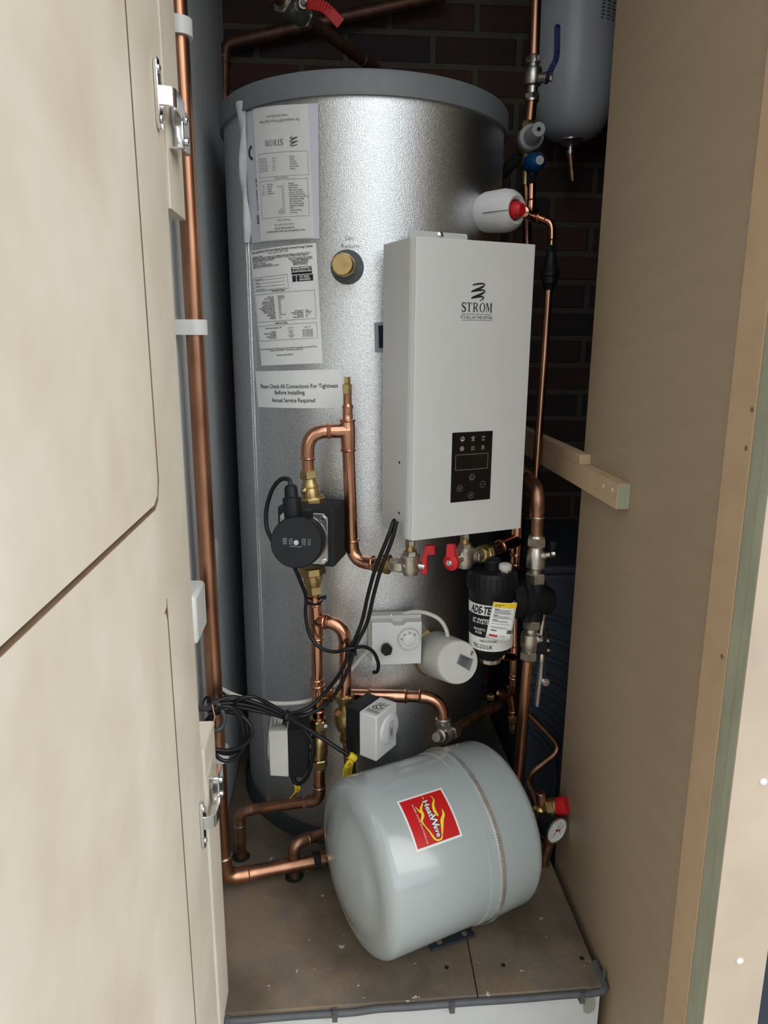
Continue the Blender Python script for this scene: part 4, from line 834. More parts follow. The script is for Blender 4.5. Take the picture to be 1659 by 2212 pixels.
# ================================================================== MAGNETIC FILTER
YF = 1.215; ft = thing('magnetic_filter', 'black magnetic filter canister with a white printed label', 'filter', P(1060, 1425, YF))
FA, FB = P(1063, 1237, YF), P(1058, 1425, YF); fs2 = mpp(FA)
m = MB(); latpx(m, (1062.5, 1262), (1058.5, 1428), YF, [(1262, 49), (1300, 49), (1388, 47), (1394, 42), (1404, 37), (1409, 30), (1428, 16)], 48); m.build('canister', BLACK, ft)
m = MB(); n_ = 24; A = P(1063.3, 1226, YF); B = P(1062.3, 1272, YF)
m.lat(A, B, [(0, 40 * fs2), (.06, 48 * fs2), (.2, 52 * fs2), (.85, 53 * fs2), (.88, 49 * fs2), (1, 49 * fs2)], 48)
a_ = (B - A).normalized(); u, w = perp(a_)
for i in range(n_): 
    g_ = 2 * math.pi * i / n_; dr_ = u * math.cos(g_) + w * math.sin(g_); m.box(A + (B - A) * .52 + dr_ * 52.8 * fs2, (2.0 * fs2, 1.6 * fs2, 15 * fs2), (dr_, a_.cross(dr_), a_))
m.build('screw_lid', BLACK, ft)
m = MB(); latpx(m, (1064, 1205), (1063, 1236), YF - .005, [(1205, 14), (1206, 18), (1214, 18), (1216, 16), (1222, 16), (1223, 18), (1236, 18)], 12); m.box(P(1064, 1207, YF - .012), (12 * fs2, 2 * fs2, 2.4 * fs2)); m.build('vent_plug', BLACK, ft)
c0 = P(1091, 1232, YF - .02); m = MB(); m.lat(c0 + UZ * .002, c0 + UZ * .013, [(0, 13 * fs2), (.3, 14 * fs2), (.8, 13.5 * fs2), (1, 10 * fs2)], 20); av = m.build('white_air_vent', WHITEDULL, ft)
m = MB(); m.hexn(c0 - UZ * .006, c0 + UZ * .002, 13.5 * fs2, .2); m.build('vent_nut', NICKEL, av, smooth=False)
m = MB(); m.cyl(c0 - UZ * .016, c0 - UZ * .006, 12 * fs2); m.build('vent_boss', BLACK, ft)
m = MB(); A = P(1059, 1406, YF); B = P(1058, 1429, YF); m.lat(A, B, [(0, 22 * fs2), (.1, 24 * fs2), (.9, 24 * fs2), (1, 21 * fs2)], 10, .2); m.build('union_nut', NICKEL, ft, smooth=False)
# printed band
fa = (FB - FA).normalized(); fu = V((1, 0, 0)); fu = (fu - fa * fu.dot(fa)).normalized(); fw = -(fa.cross(fu)); fw = fw if fw.y < 0 else -fw
def ff(th, py, off=.0004):
    c_ = P(1062.5 + (1058.5 - 1062.5) * (py - 1262) / 166, py, YF); r_ = (49 - max(0, (py - 1300)) * 2 / 90) * fs2 + off + .0009
    return c_ + fu * (r_ * math.sin(th)) + fw * (r_ * math.cos(th))
def band(y0, y1, mt, name, off, par, t0=-1.5, t1=1.5):
    m = MB(); m.grid(lambda a, b: ff(t0 + (t1 - t0) * a, y0 + (y1 - y0) * b, off), 28, 3); return m.build(name, mt, par)
b1 = band(1291, 1313, WHITEINK, 'label_band', .0005, ft); b2 = band(1360, 1388, WHITEINK, 'label_band', .0005, ft)
b3 = band(1313, 1360, BLACK, 'label_middle', .0005, ft)
def ft_txt(m, body, size, x, y, bold=.02, sx=.9, al='CENTER', sk=0): m.text(body, size * fs2, x * fs2, 0, lambda u, v: ff((u + sk * v) / (49 * fs2), y - v / fs2, .0009), al, bold, sx)
m = MB(); ft_txt(m, 'ADE-TEC', 15, -31, 1309.5, .06, .64, sk=.2); m.build('label_print', INK, b1, smooth=False)
m = MB(); ft_txt(m, 'TEC.CO.UK', 8, -30, 1383, .03, .78, sk=.15); ft_txt(m, 'Stafford ST18 0PF', 4.5, -16, 1369, .02, .8); m.build('label_print', INK, b2, smooth=False)
m = MB(); ft_txt(m, 'IC SYSTEM', 10.5, -31, 1331, .04, .66, sk=.15); ft_txt(m, 'MAGNETIC', 5, -36, 1346, .02, .8); ft_txt(m, 'FILTER', 5, -38, 1353, .02, .8); m.build('label_print', WHITEINK, b3, smooth=False)
# commissioning tag
tgt = thing('hanging_tag', 'white paper tag with a yellow heading hung on the black filter', 'tag', P(1080, 1385, 1.163))
TY = 1.160; q = [P(1066, 1300, TY), P(1117, 1302, TY - .002), P(1103, 1386, TY), P(1048, 1378, TY + .003)]
def tf(u, v, off=0): return (q[0] * (1 - u) + q[1] * u) * (1 - v) + (q[3] * (1 - u) + q[2] * u) * v + V((0, -off - .004 * math.sin(math.pi * u), 0))
m = MB(); m.grid(lambda a, b: tf(a, b), 8, 6); tb = m.build('tag_sheet', PAPER, tgt)
so = tb.modifiers.new('thickness', 'SOLIDIFY'); so.thickness = .0006
m = MB(); m.grid(lambda a, b: tf(a, b * .135, .0008), 8, 1); m.build('tag_heading', YELLOW, tb)
tw = (q[1] - q[0]).length; tg = lambda x, y: tf(x, y, .0012); tt = lambda a, b: tf(a, 1 - b, .0014); m = MB()
m.text('IN-LINE COMMISSIONING', .026, .08, .93, tt, 'LEFT', .02, .9); m.text('INSTRUCTIONS', .026, .08, .89, tt, 'LEFT', .02, .9)
for i, v_ in enumerate((.17, .19, .215, .24, .265, .29, .33, .355, .38, .405, .45, .475, .5, .56, .64, .67)): m.rect(.1, v_, .1 + (.2 if i in (0, 6, 10) else .55 + .25 * random.random()), v_ + (.014 if i in (0, 6, 10) else .008), tg)
for i in range(9): m.rect(.76 + .022 * i, .70, .768 + .022 * i + .008 * (i % 3), .80, tg)
m.rect(.12, .73, .35, .755, tg); m.rect(.5, .87, .72, .88, tg); m.build('tag_print', INK, tb, smooth=False)
m = MB(); m.rect(.1, .86, .42, .91, tg); m.build('tag_badge', REDST, tb, smooth=False)
# filter head between the two valves
A = P(1098, 1296, YF + .01); B = P(1190, 1296, YF + .025); m = MB(); m.lat(A, B, [(0, 40 * fs2), (.25, 40 * fs2), (.28, 46 * fs2), (.42, 46 * fs2), (.45, 34 * fs2), (.85, 34 * fs2), (1, 26 * fs2)], 36)
latpx(m, (1158, 1255), (1150, 1345), YF + .015, [(1255, 21), (1275, 23), (1330, 23), (1345, 20)]); m.build('filter_head', BLACK, ft)

# ball valves on the filter
def ballvalve(lab, a, b, Y, parts, mat_=NICKEL, cat='valve'):
    t = thing('ball_valve', lab, cat, P(b[0], b[1], Y)); lx = lambda y: a[0] + (b[0] - a[0]) * (y - a[1]) / (b[1] - a[1])
    for nm, kind, y0, y1, r_ in parts:
        m = MB()
        if kind == 'hex': m.lat(P(lx(y0), y0, Y), P(lx(y1), y1, Y), [(0, r_ * .9 * MP * Y / 1.235), (.12, r_ * MP * Y / 1.235), (.88, r_ * MP * Y / 1.235), (1, r_ * .9 * MP * Y / 1.235)], 6, .35)
        else: latpx(m, (lx(y0), y0), (lx(y1), y1), Y, r_, 28)
        m.build(nm, mat_, t, smooth=(kind != 'hex'))
    return t
YR = 1.225
t = ballvalve('nickel ball valve above the filter head, small black tap key', (1160, 1158), (1156, 1258), YR,
    [('nut', 'hex', 1160, 1180, 22), ('valve_body', 'l', 1156, 1240, [(1156, 16), (1160, 18), (1180, 15), (1186, 17), (1192, 19), (1205, 21), (1224, 21), (1230, 15), (1240, 13)]), ('union_nut', 'hex', 1236, 1259, 24)])
m = MB(); m.lat(P(1170, 1201, YR - .01), P(1190, 1198, YR - .02), [(0, 8 * MP), (.5, 8 * MP), (.55, 6 * MP), (1, 6 * MP)]); m.hexn(P(1191, 1197, YR - .02), P(1200, 1196, YR - .022), 5.5 * MP); m.build('spindle', NICKEL, t)
m = MB(); m.prism([P(1188, 1207, YR - .02), P(1198, 1207, YR - .02), P(1196, 1190, YR - .02), P(1202, 1175, YR - .02), P(1200, 1171, YR - .02), P(1187, 1170, YR - .02), P(1190, 1190, YR - .02)], V((.004, .006, 0))); m.build('tap_key', BLACK, t, bevel=.001)
t = ballvalve('nickel ball valve below the filter head with a braided hose beside it', (1149, 1338), (1141, 1426), YR,
    [('union_nut', 'hex', 1338, 1356, 22), ('valve_body', 'l', 1352, 1412, [(1352, 13), (1364, 14), (1368, 20), (1382, 21), (1395, 20), (1400, 17), (1412, 15)]), ('nut', 'hex', 1405, 1424, 21)])
m = MB(); m.lat(P(1162, 1383, YR - .01), P(1175, 1381, YR - .018), [(0, 7 * MP), (1, 6 * MP)]); m.cyl(P(1183, 1384, YR - .02), P(1187, 1383, YR - .022), 5 * MP); m.cyl(P(1184, 1405, YR - .02), P(1188, 1404, YR - .022), 4.5 * MP); m.build('spindle', NICKEL, t)
m = MB(); m.prism([P(1174, 1362, YR - .016), P(1184, 1362, YR - .016), P(1183, 1412, YR - .016), P(1172, 1412, YR - .016)], V((.004, .008, 0))); m.build('tap_key', BLACK, t, bevel=.001)
m = MB(); m.lat(P(1174, 1318, YR), P(1170, 1372, YR), [(0, 7 * MP), (.3, 7 * MP), (.32, 5 * MP), (.7, 6 * MP), (1, 8 * MP)], 10); m.build('test_point', NICKEL, t)
hz = thing('braided_hose', 'thin braided steel filling hose hanging beside the lower ball valve', 'hose', P(1158, 1525, 1.22))
m = MB(); m.tube(catmull([P(1171, 1415, 1.22), P(1169, 1450, 1.222), P(1164, 1490, 1.224), P(1160, 1524, 1.226)]), 6 * MP, 12); m.tube(catmull([P(1168, 1420, 1.235), P(1165, 1450, 1.236), P(1160, 1490, 1.236), P(1157, 1522, 1.236)]), 4 * MP, 10); m.build('hose_braid', BRAID, hz)
m = MB(); m.lat(P(1171, 1412, 1.22), P(1170, 1432, 1.22), [(0, 5 * MP), (.3, 7 * MP), (.8, 7 * MP), (1, 6 * MP)], 12); m.build('hose_ferrule', NICKEL, hz)
tg_ = thing('blanking_cap', 'small round nickel cap dangling on a black strap by the hose', 'cap', P(1178, 1484, 1.215))
c = P(1178, 1473, 1.215); m = MB(); m.lat(c + V((0, .004, 0)), c - V((0, .004, 0)), [(0, 9 * MP), (.8, 10 * MP), (1, 8 * MP)], 24); m.lat(c - V((0, .003, 0)), c - V((0, .006, 0)), [(0, 4 * MP), (1, 3.5 * MP)], 12); m.build('cap', NICKEL, tg_)
m = MB(); m.tube(catmull([P(1180, 1412, 1.218), P(1178, 1440, 1.216), P(1177, 1466, 1.209)]), 3 * MP, 8); m.build('strap', BLACK, tg_)

# pipes either side of those valves
t = thing('copper_pipe', 'dull copper elbow coming from behind the boiler down to the upper ball valve', 'pipe', P(1160, 1165, YR))
cr = P(1163, 1058, YR); bk0 = P(1118, 1010, 1.36); pipe(t, [bk0 + (bk0 - cr) * .6, cr + (bk0 - cr) * .5], r22 * 1.03, COPPERDULL)
elbow(t, cr + (bk0 - cr) * .55, cr, P(1162, 1108, YR), r22 * 1.03, COPPERDULL, .03, False); pipe(t, [P(1162, 1104, YR), P(1160, 1166, YR)], r22 * 1.02, COPPERDULL); ringband(t, P(1162, 1117, YR), UZ, r22 * 1.1, SOLDER)
t = thing('copper_pipe', 'straight copper pipe dropping from the lower ball valve behind the grey vessel', 'pipe', P(1112, 1740, YR))
pipe(t, [P(1141, 1418, YR), P(1128, 1570, YR), P(1112, 1750, YR)], 12.3 * MP, COPPEROLD)

# ================================================================== COLD FEED, TOP RIGHT
YT = 1.55; ST = mpp(P(1152, 200, YT))
t = thing('copper_pipe', 'copper cold feed pipe dropping from the ceiling to the blue-levered valve', 'pipe', P(1153, 130, YT))
Aq = P(1153, 128, YT); Bq = P(1157.5, 0, YT); pipe(t, [Aq, Bq, V((Bq.x, Bq.y, 2.099))], 12 * ST, COPPEROLD)
t = thing('lever_valve', 'nickel lever ball valve with an upright dark blue handle', 'valve', P(1149, 222, YT)); lx = lambda y: 1153.5 - 4.5 * (y - 120) / 100
m = MB(); latpx(m, (lx(120), 120), (lx(220), 220), YT, [(120, 13), (123, 15), (137, 15), (139, 12), (146, 13), (148, 18), (152, 19.5), (178, 19.5), (184, 18), (188, 13), (202, 12), (216, 15), (220, 15)], 28); m.build('valve_body', NICKEL, t)
m = MB(); hexpx(m, (lx(123), 123), (lx(137), 137), YT, 17, .5); m.build('nut', NICKEL, t, smooth=False); m = MB(); hexpx(m, (lx(203), 203), (lx(215), 215), YT, 17, .2); m.build('nut', NICKEL, t, smooth=False)
m = MB(); c = P(lx(168), 168, YT); m.lat(c, P(1186, 168, YT - .02), [(0, 10 * ST), (.75, 10 * ST), (.78, 12 * ST), (.9, 12 * ST), (1, 8 * ST)]); m.hexn(P(1188, 167, YT - .02), P(1194, 167, YT - .022), 8 * ST); m.build('spindle', NICKEL, t)
m = MB(); hp = fillet([P(1184, 176, YT - .018), P(1188, 152, YT - .022), P(1203, 128, YT - .03), P(1204, 56, YT - .032)], .012, 5)
for a, b in zip(hp[:-1], hp[1:]):
    d = (b - a).normalized(); sd = V((0, 1, 0)); nn = d.cross(sd).normalized(); w_ = 6 * ST; th_ = 2.6 * ST
    m.hexa([a + nn * w_ + sd * th_, a - nn * w_ + sd * th_, a - nn * w_ - sd * th_, a + nn * w_ - sd * th_], [b + nn * w_ + sd * th_, b - nn * w_ + sd * th_, b - nn * w_ - sd * th_, b + nn * w_ - sd * th_])
m.lat(P(1204, 60, YT - .032), P(1204, 52, YT - .032), [(0, 6 * ST), (.6, 5 * ST), (1, 2 * ST)], 12); m.build('blue_lever', DKBLUE, t, bevel=.001)
t = thing('pressure_valve', 'brass pressure reducing valve with a grey knob and a blue relief cap', 'valve', P(1140, 400, YT))
m = MB(); pipe(t, [P(1149, 216, YT), P(1144, 268, YT)], 12 * ST, COPPEROLD)
m = MB(); hexpx(m, (1143, 262), (1141, 278), YT, 15); latpx(m, (1141, 276), (1136, 400), YT, [(276, 13), (288, 18), (300, 24), (325, 22), (335, 13), (350, 14), (365, 15), (378, 12), (400, 11)], 28)
m.lat(P(1138, 318, YT), P(1119, 320, YT - .01), [(0, 16 * ST), (.6, 15 * ST), (.65, 12 * ST), (1, 11 * ST)], 20); m.lat(P(1138, 362, YT), P(1123, 362, YT - .005), [(0, 13 * ST), (1, 11 * ST)], 20); m.build('valve_body', BRASS, t)
A = P(1140, 305, YT - .002); B = P(1164, 279, YT - .095); m = MB(); gk = mpp(B)
m.lat(A, B, [(.05, 24 * ST), (.12, 27.5 * ST), (.35, 27 * ST), (.38, 25 * ST), (.40, 18 * ST), (.55, 17.5 * ST), (.6, 15.5 * gk), (.97, 15.5 * gk), (1, 14 * gk)], 32); gk_ = m.build('grey_knob', GREYCAP, t)
m = MB(); d = (B - A).normalized(); m.lat(B - d * .0004, B + d * .0006, [(0, 4.5 * gk), (1, 4.5 * gk)], 16); m.build('knob_hole', HOLE, gk_)
A = P(1140, 357, YT); B = P(1166, 346, YT - .06); m = MB(); m.lat(A, B, [(.3, 14 * ST), (.32, 20 * ST), (.45, 21 * ST), (.75, 20 * ST), (.93, 14 * ST), (1, 9.6 * ST)], 32); bc_ = m.build('blue_cap', BLUEP, t)
d = (B - A).normalized(); u, w = perp(d); w = -w if w.z < 0 else w; u = w.cross(d) if False else u; m = MB(); m.lat(B - d * .001, B + d * .0012, [(0, 9 * ST), (1, 8.6 * ST)], 24); wd_ = m.build('cap_disc', WHITEP, bc_)
f = lambda a, b: B + d * .0016 + u * a + w * b; m = MB(); m.ring2(0, 0, 3 * ST, 1 * ST, f, 16); 
for i in range(14): a = 2 * math.pi * i / 14; m.ribbon([(5.2 * ST * math.cos(a), 5.2 * ST * math.sin(a)), (7.6 * ST * math.cos(a), 7.6 * ST * math.sin(a))], .9 * ST, f)
m.build('disc_print', INK, wd_, smooth=False)
m = MB(); hexpx(m, (1149, 380), (1149, 400), YT - .025, 13); latpx(m, (1150, 364), (1149, 384), YT - .025, [(364, 12), (384, 11)]); m.build('outlet_nut', BLACK, t, smooth=False)
t = thing('insulated_pipe', 'short black insulated pipe between the cylinder lid and the brass reducing valve', 'pipe', P(1100, 365, YT))
m = MB(); m.cyl(P(1072, 388, 1.60), P(1122, 336, YT), 13 * ST); m.build('foam_sleeve', BLACKFOAM, t)
t = thing('copper_pipe', 'copper pipe going down behind the right edge of the boiler', 'pipe', P(1134, 560, YT + .02))
pipe(t, [P(1137, 395, YT + .005), P(1139, 520, YT + .02), P(1128, 900, YT + .03)], 10.5 * ST, COPPER)
t = thing('copper_pipe', 'small copper discharge pipework with a tee beside the white insulated valve', 'pipe', P(1150, 470, YT - .02))
r15 = 8.2 * ST; Y5 = 1.455
pipe(t, [P(1149, 398, Y5), P(1148.5, 440, Y5)], r15, COPPER); elbow(t, P(1148.5, 432, Y5), P(1147, 462, Y5), P(1150, 470, Y5 + .02), r15, bend=.012)
tee(t, P(1150, 468, Y5 + .01), [P(1132, 458, 1.32), P(1166, 472, Y5 - .01), P(1151, 455, Y5 + .02)], r15)
pipe(t, [P(1164, 471, Y5 - .01), P(1186, 480, Y5 - .02)], r15 * .95, COPPER); elbow(t, P(1178, 475, Y5 - .015), P(1192, 482, Y5 - .02), P(1192, 518, Y5 - .02), r15 * .92, bend=.012); pipe(t, [P(1192, 510, Y5 - .02), P(1191, 540, Y5 - .02)], r15 * .8, COPPER)
t = thing('tundish', 'black plastic tundish on the discharge pipe right of the boiler', 'tundish', P(1186, 625, Y5 - .02))
m = MB(); hexpx(m, (1191.5, 530), (1191, 545), Y5 - .02, 11); latpx(m, (1191, 543), (1186, 627), Y5 - .02, [(543, 9), (552, 11), (584, 17), (587, 20), (596, 20), (598, 17), (612, 17), (616, 13), (627, 10)], 24); m.build('tundish_body', BLACK, t)
t = thing('copper_pipe', 'thin copper discharge pipe below the tundish, right of the boiler', 'pipe', P(1157, 1045, Y5))
pipe(t, [P(1186, 620, Y5 - .02), P(1157, 1040, 1.39), P(1150, 1120, 1.38)], 8.6 * ST, COPPEROLD)
# insulated relief valve
t = thing('relief_valve', 'relief valve in a white foam jacket on the right side of the cylinder', 'valve', P(1078, 500, 1.345))
A = P(1032, 461, 1.385); B = P(1117, 453, 1.312); s5 = mpp((A + B) / 2); m = MB()
m.lat(A, B, [(0, 14 * s5), (.03, 26 * s5), (.12, 36 * s5), (.28, 42 * s5), (.72, 44 * s5), (.86, 41 * s5), (.95, 35 * s5), (1, 28 * s5), (.97, 22 * s5), (.75, 20 * s5)], 40); m.build('foam_jacket', FOAMW, t)
A2 = A + (B - A) * .8; B2 = A + (B - A) * 1.13; m = MB(); m.lat(A2, B2, [(0, 19 * s5), (.4, 19 * s5), (.95, 13 * s5), (1, 11 * s5)], 10); m.build('red_valve_cap', REDP, t)
m = MB(); m.tube(catmull([P(1029, 462, 1.352), P(1045, 460, 1.327), P(1070, 457, 1.303), P(1098, 454, 1.287)]), .0008, 6); m.lat(P(1025, 459, 1.362), P(1025, 464, 1.362), [(0, .002), (1, .002)]); m.build('jacket_seam', GREYINK, t)
# white expansion vessel, upper right
WY = 1.745; WC = P(1240, 200, WY); WR = .094; zbt = P(1240, 304, WY).z
t = thing('white_vessel', 'white painted vessel hanging in the dark upper right corner', 'vessel', (WC.x, WY, zbt))
c = V((WC.x, WY, 0)); m = MB(); m.lat(c + UZ * zbt, c + UZ * 2.05, [(0, .02), (.008, .045), (.03, .066), (.07, .081), (.13, .090), (.2, WR), (1, WR)], 56); m.build('vessel_body', WVESSEL, t)
m = MB(); m.lat(c + UZ * (zbt - .012), c + UZ * (zbt + .01), [(0, .012), (.3, .024), (.5, .028), (1, .028)], 28); m.lat(c + UZ * (zbt - .03), c + UZ * (zbt - .01), [(0, .008), (.5, .009), (.55, .006), (1, .006)], 16); m.build('end_flange', STEEL, t)
m = MB(); m.cyl(P(1237, 392, WY), c + UZ * (zbt - .028), .0085); m.build('drop_pipe', COPPERDULL, t)
def wv(px, py, off=.0006):
    p = cylhit(px, py, c, UZ, WR); a = math.atan2(p.x - c.x, c.y - p.y); return lambda u, v: V((c.x + (WR + off) * math.sin(a + u / WR), c.y - (WR + off) * math.cos(a + u / WR), p.z + v))
f = wv(1318, 20); m = MB()
for i in range(7):
    for k_ in range(3): m.rect(-.022 + .014 * k_, -.02 + .0065 * i, -.022 + .014 * k_ + .005 + .006 * random.random(), -.0165 + .0065 * i, f, 3)
m.build('vessel_print', GREYINK, t, smooth=False)

# ================================================================== HIGH PIPES ABOVE THE LID
t = thing('copper_pipe', 'dark copper pipe crossing the brick wall behind the lid and dropping at left', 'pipe', P(485, 210, 1.83))
r_ = .0115; a0, b0, c0_ = P(484, 300, 1.835), P(486, 96, 1.835), P(960, -12, 1.82); pipe(t, [a0, b0 + (a0 - b0) * .18], r_, COPPERSHADE); elbow(t, b0 + (a0 - b0) * .2, b0, b0 + (c0_ - b0) * .06, r_, COPPERSHADE, .02, False); pipe(t, [b0 + (c0_ - b0) * .05, c0_], r_ * 1.25, COPPERSHADE)
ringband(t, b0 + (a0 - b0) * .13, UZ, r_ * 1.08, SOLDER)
t = thing('copper_pipe', 'dark copper pipe slanting from the red-handled valve down behind the lid', 'pipe', P(786, 130, 1.72))
A, B = P(590, -14, 1.50), P(782, 128, 1.74); d = (B - A).normalized(); pipe(t, [A, B + d * .06], .0125, COPPERSHADE); ringband(t, B, d, .0125, SOLDER)
t = thing('lever_valve', 'nickel ball valve with a red lever at the top above the lid', 'valve', P(640, 60, 1.53))
m = MB(); q0 = A + d * .02; m.lat(q0, q0 + d * .085, [(0, .016), (.08, .02), (.2, .02), (.22, .017), (.3, .021), (.75, .021), (.78, .018), (1, .016)], 28); m.build('valve_body', NICKEL, t)
m = MB(); m.hexn(q0 + d * .003, q0 + d * .02, .0225, .3); m.build('nut', NICKEL, t, smooth=False); m = MB(); m.hexn(q0 + d * .07, q0 + d * .084, .021, .1); m.build('nut', NICKEL, t, smooth=False)
sp = P(655, 8, 1.50); m = MB(); m.lat(q0 + d * .045, sp, [(0, .011), (.6, .011), (.65, .008), (1, .008)]); m.hexn(sp, P(662, -2, 1.495), .008); m.build('spindle', NICKEL, t)
m = MB(); hp = [P(664, 8, 1.498), P(680, 8, 1.495), P(704, 16, 1.492), P(736, 52, 1.49)]; hp = fillet(hp, .01, 4); wds = [.008] * len(hp)
for a, b in zip(hp[:-1], hp[1:]):
    dd = (b - a).normalized(); sd = V((0, 1, .25)).normalized(); nn = dd.cross(sd).normalized(); w_ = .0095; th_ = .0025
    m.hexa([a + nn * w_ + sd * th_, a - nn * w_ + sd * th_, a - nn * w_ - sd * th_, a + nn * w_ - sd * th_], [b + nn * w_ + sd * th_, b - nn * w_ + sd * th_, b - nn * w_ - sd * th_, b + nn * w_ - sd * th_])
m.build('red_lever', REDP, t, bevel=.0012)

# ================================================================== THERMOSTAT AND IMMERSION HEATER
TY = 1.232; tn = V((.02, -1, 0)).normalized(); tr_ = V((1, .02, 0)).normalized()
th = thing('cylinder_thermostat', 'white square thermostat box with a numbered dial on the cylinder', 'thermostat', P(855, 1440, 1.25))
a, b = P(803, 1346, TY), P(910, 1434, TY); cx, cz = (a.x + b.x) / 2, (a.z + b.z) / 2; hw, hh = (b.x - a.x) / 2, (a.z - b.z) / 2; tcn = V((cx, TY, cz))
m = MB(); m.prism([tcn + tr_ * x + UZ * z for x, z in ((-hw, -hh), (hw, -hh), (hw, -hh + .003), (hw, hh), (.018, hh), (.012, hh - .006), (-.004, hh - .006), (-.010, hh), (-hw, hh), (-hw, -hh + .006))], -tn * .024); m.build('front_lid', WHITEP, th, smooth=False, bevel=.0015)
m = MB(); m.box(tcn - tn * .032 - tr_ * .0015 + UZ * .003, (hw + .0035, .0115, hh + .003), (tr_, tn, UZ)); m.build('back_box', WHITEDULL, th, smooth=False, bevel=.002)
dc = planehit(883, 1378, tcn, tn); m = MB(); sd_ = mpp(dc)
m.lat(dc - tn * .0002, dc + tn * .009, [(0, 23 * sd_), (.2, 23.5 * sd_), (.8, 23 * sd_), (.95, 22 * sd_), (1, 20.5 * sd_)], 48)
for i in range(32): g_ = 2 * math.pi * i / 32; dd = tr_ * math.cos(g_) + UZ * math.sin(g_); m.box(dc + dd * 23.2 * sd_ + tn * .0045, (.5 * sd_ * 1.6, .0036, .8 * sd_), (dd, tn, dd.cross(tn)))
dl = m.build('dial', WHITEP, th); m = MB(); m.lat(dc + tn * .009, dc + tn * .0125, [(0, 14 * sd_), (.6, 13.5 * sd_), (1, 11 * sd_)], 32); m.build('dial_centre', WHITEP, dl)
f = lambda u, v: dc + tn * .0095 + tr_ * u + UZ * v; m = MB()
for i, tx in enumerate(('50', '', '40', '', '50', '', '60', '', '70', '', '')):
    g_ = math.radians(5 + 21 * i); ca, sa = math.cos(g_), math.sin(g_); m.ribbon([(20 * sd_ * ca, 20 * sd_ * sa), (17.8 * sd_ * ca, 17.8 * sd_ * sa)], .9 * sd_, f)
    if i and tx:
        rot = g_ - math.pi / 2; cr_, sr_ = math.cos(rot), math.sin(rot)
        m.text(tx, 4.2 * sd_, 0, 0, lambda u, v: f(14.2 * sd_ * ca + u * cr_ - (v - 0 * sd_) * sr_, 14.2 * sd_ * sa + u * sr_ + v * cr_))
m.build('dial_print', INK, dl, smooth=False)
kc = planehit(834, 1398, tcn, tn); m = MB(); m.lat(kc, kc + tn * .006, [(0, 10 * sd_), (1, 10 * sd_)], 24); m.hexn(kc + tn * .003, kc + tn * .018, 12.5 * sd_, .25); m.build('reset_knob', BLACK, th)
m = MB(); c = planehit(846, 1331, tcn - tn * .02, tn); m.lat(c - tn * .003, c + tn * .002, [(0, 3 * sd_), (1, 2.6 * sd_)], 12); m.build('lid_screw', STEEL, th)
im = thing('immersion_heater', 'round white immersion heater cap on a brass boss low on the cylinder', 'heater', P(975, 1475, 1.23))
A, B = P(938, 1411, 1.292), P(990, 1431, 1.182); d = (B - A).normalized(); si = mpp(A); sf = mpp(B); LL = (B - A).length
m = MB(); m.lat(A - d * .02, A + d * .012, [(0, 52 * si), (.75, 52 * si), (1, 47 * si)], 8, .2); m.build('brass_boss', BRASS, im, smooth=False)
m = MB(); m.lat(A + d * .010, B, [(0, 46 * si), (.04, 49 * si), (.93, 48 * sf), (.98, 47 * sf), (1, 45 * sf)], 56); cpn = m.build('heater_cap', WHITEDULL, im)
u = (V((1, 0, 0)) - d * d.x).normalized(); w = u.cross(d); w = w if w.z > 0 else -w
cf = lambda px, py: planehit(px, py, B, d)
c = cf(1017, 1410); m = MB(); m.lat(c, c + d * .004, [(0, .0045), (.6, .0042), (1, .0025)], 16); m.build('cap_screw', CHROME, cpn)
pts = [cf(994, 1412), cf(1022, 1424), cf(1014, 1449), cf(986, 1433)]; m = MB(); m.poly([p + d * .0005 for p in pts]); rl = m.build('rating_label', SILVERLB, cpn, smooth=False)
f = lambda a, b: (pts[0] * (1 - a) + pts[1] * a) * (1 - b) + (pts[3] * (1 - a) + pts[2] * a) * b + d * .0008; m = MB()
for i in range(6): m.rect(.1 + .05 * (i % 2), .12 + .14 * i, .65 + .25 * random.random(), .12 + .14 * i + (.07 if i < 2 else .045), f)
m.build('label_print', INK, rl, smooth=False)
m = MB(); c = P(962, 1383, 1.235); m.box(c, (.012, .007, .004)); m.build('cable_slot', BLACK, im)

# ================================================================== GREY EXPANSION VESSEL
VC = V((.1586, 1.0810, .1592)); VP = .402; VR = .1444; VL = .127
va = V((math.cos(VP), math.sin(VP), 0)); v1 = V((-math.sin(VP), math.cos(VP), 0))
ve = thing('expansion_vessel', 'grey expansion vessel lying on its side on the chipboard floor', 'vessel', (VC.x, VC.y, .0))
def vprof():
    sr = .04; out = []
    for i in range(9): a = math.pi / 2 * i / 8; out.append((VR - sr + sr * math.cos(a), VL + sr * .62 * math.sin(a)))
    for k_ in (.85, .7, .5, .3, .12, .004): out.append(((VR - sr) * k_, VL + sr * .62 + .024 * (1 - k_ * k_)))
    return out
pr = vprof(); prof = [(-y, r) for r, y in reversed(pr)]
body = prof + [(-.02, VR), (.0315, VR), (.0325, VR + .0018), (.060, VR + .0022), (.0665, VR + .0022)] + [(y, r) for r, y in pr]
m = MB(); m.lat(VC, VC + va, body, 96, absd=True); m.build('vessel_shell', VESSEL, ve, ang=50)
def vp(a, be, off=0): return VC + va * a + (v1 * math.cos(be) + UZ * math.sin(be)) * (VR + off)
def vh(px, py, R=None):
    p = cylhit(px, py, VC, va, R or VR); q = p - VC; a = q.dot(va); q = q - va * a; return a, math.atan2(q.z, q.dot(v1))
a_s = .5 * (vh(1085, 1850)[0] + vh(1000, 1660)[0])
m = MB(); m.lat(VC + va * (a_s - .004), VC + va * (a_s + .004), [(0, VR + .0022), (.02, VR + .0042), (.98, VR + .0042), (1, VR + .0022)], 96)
N_ = 220
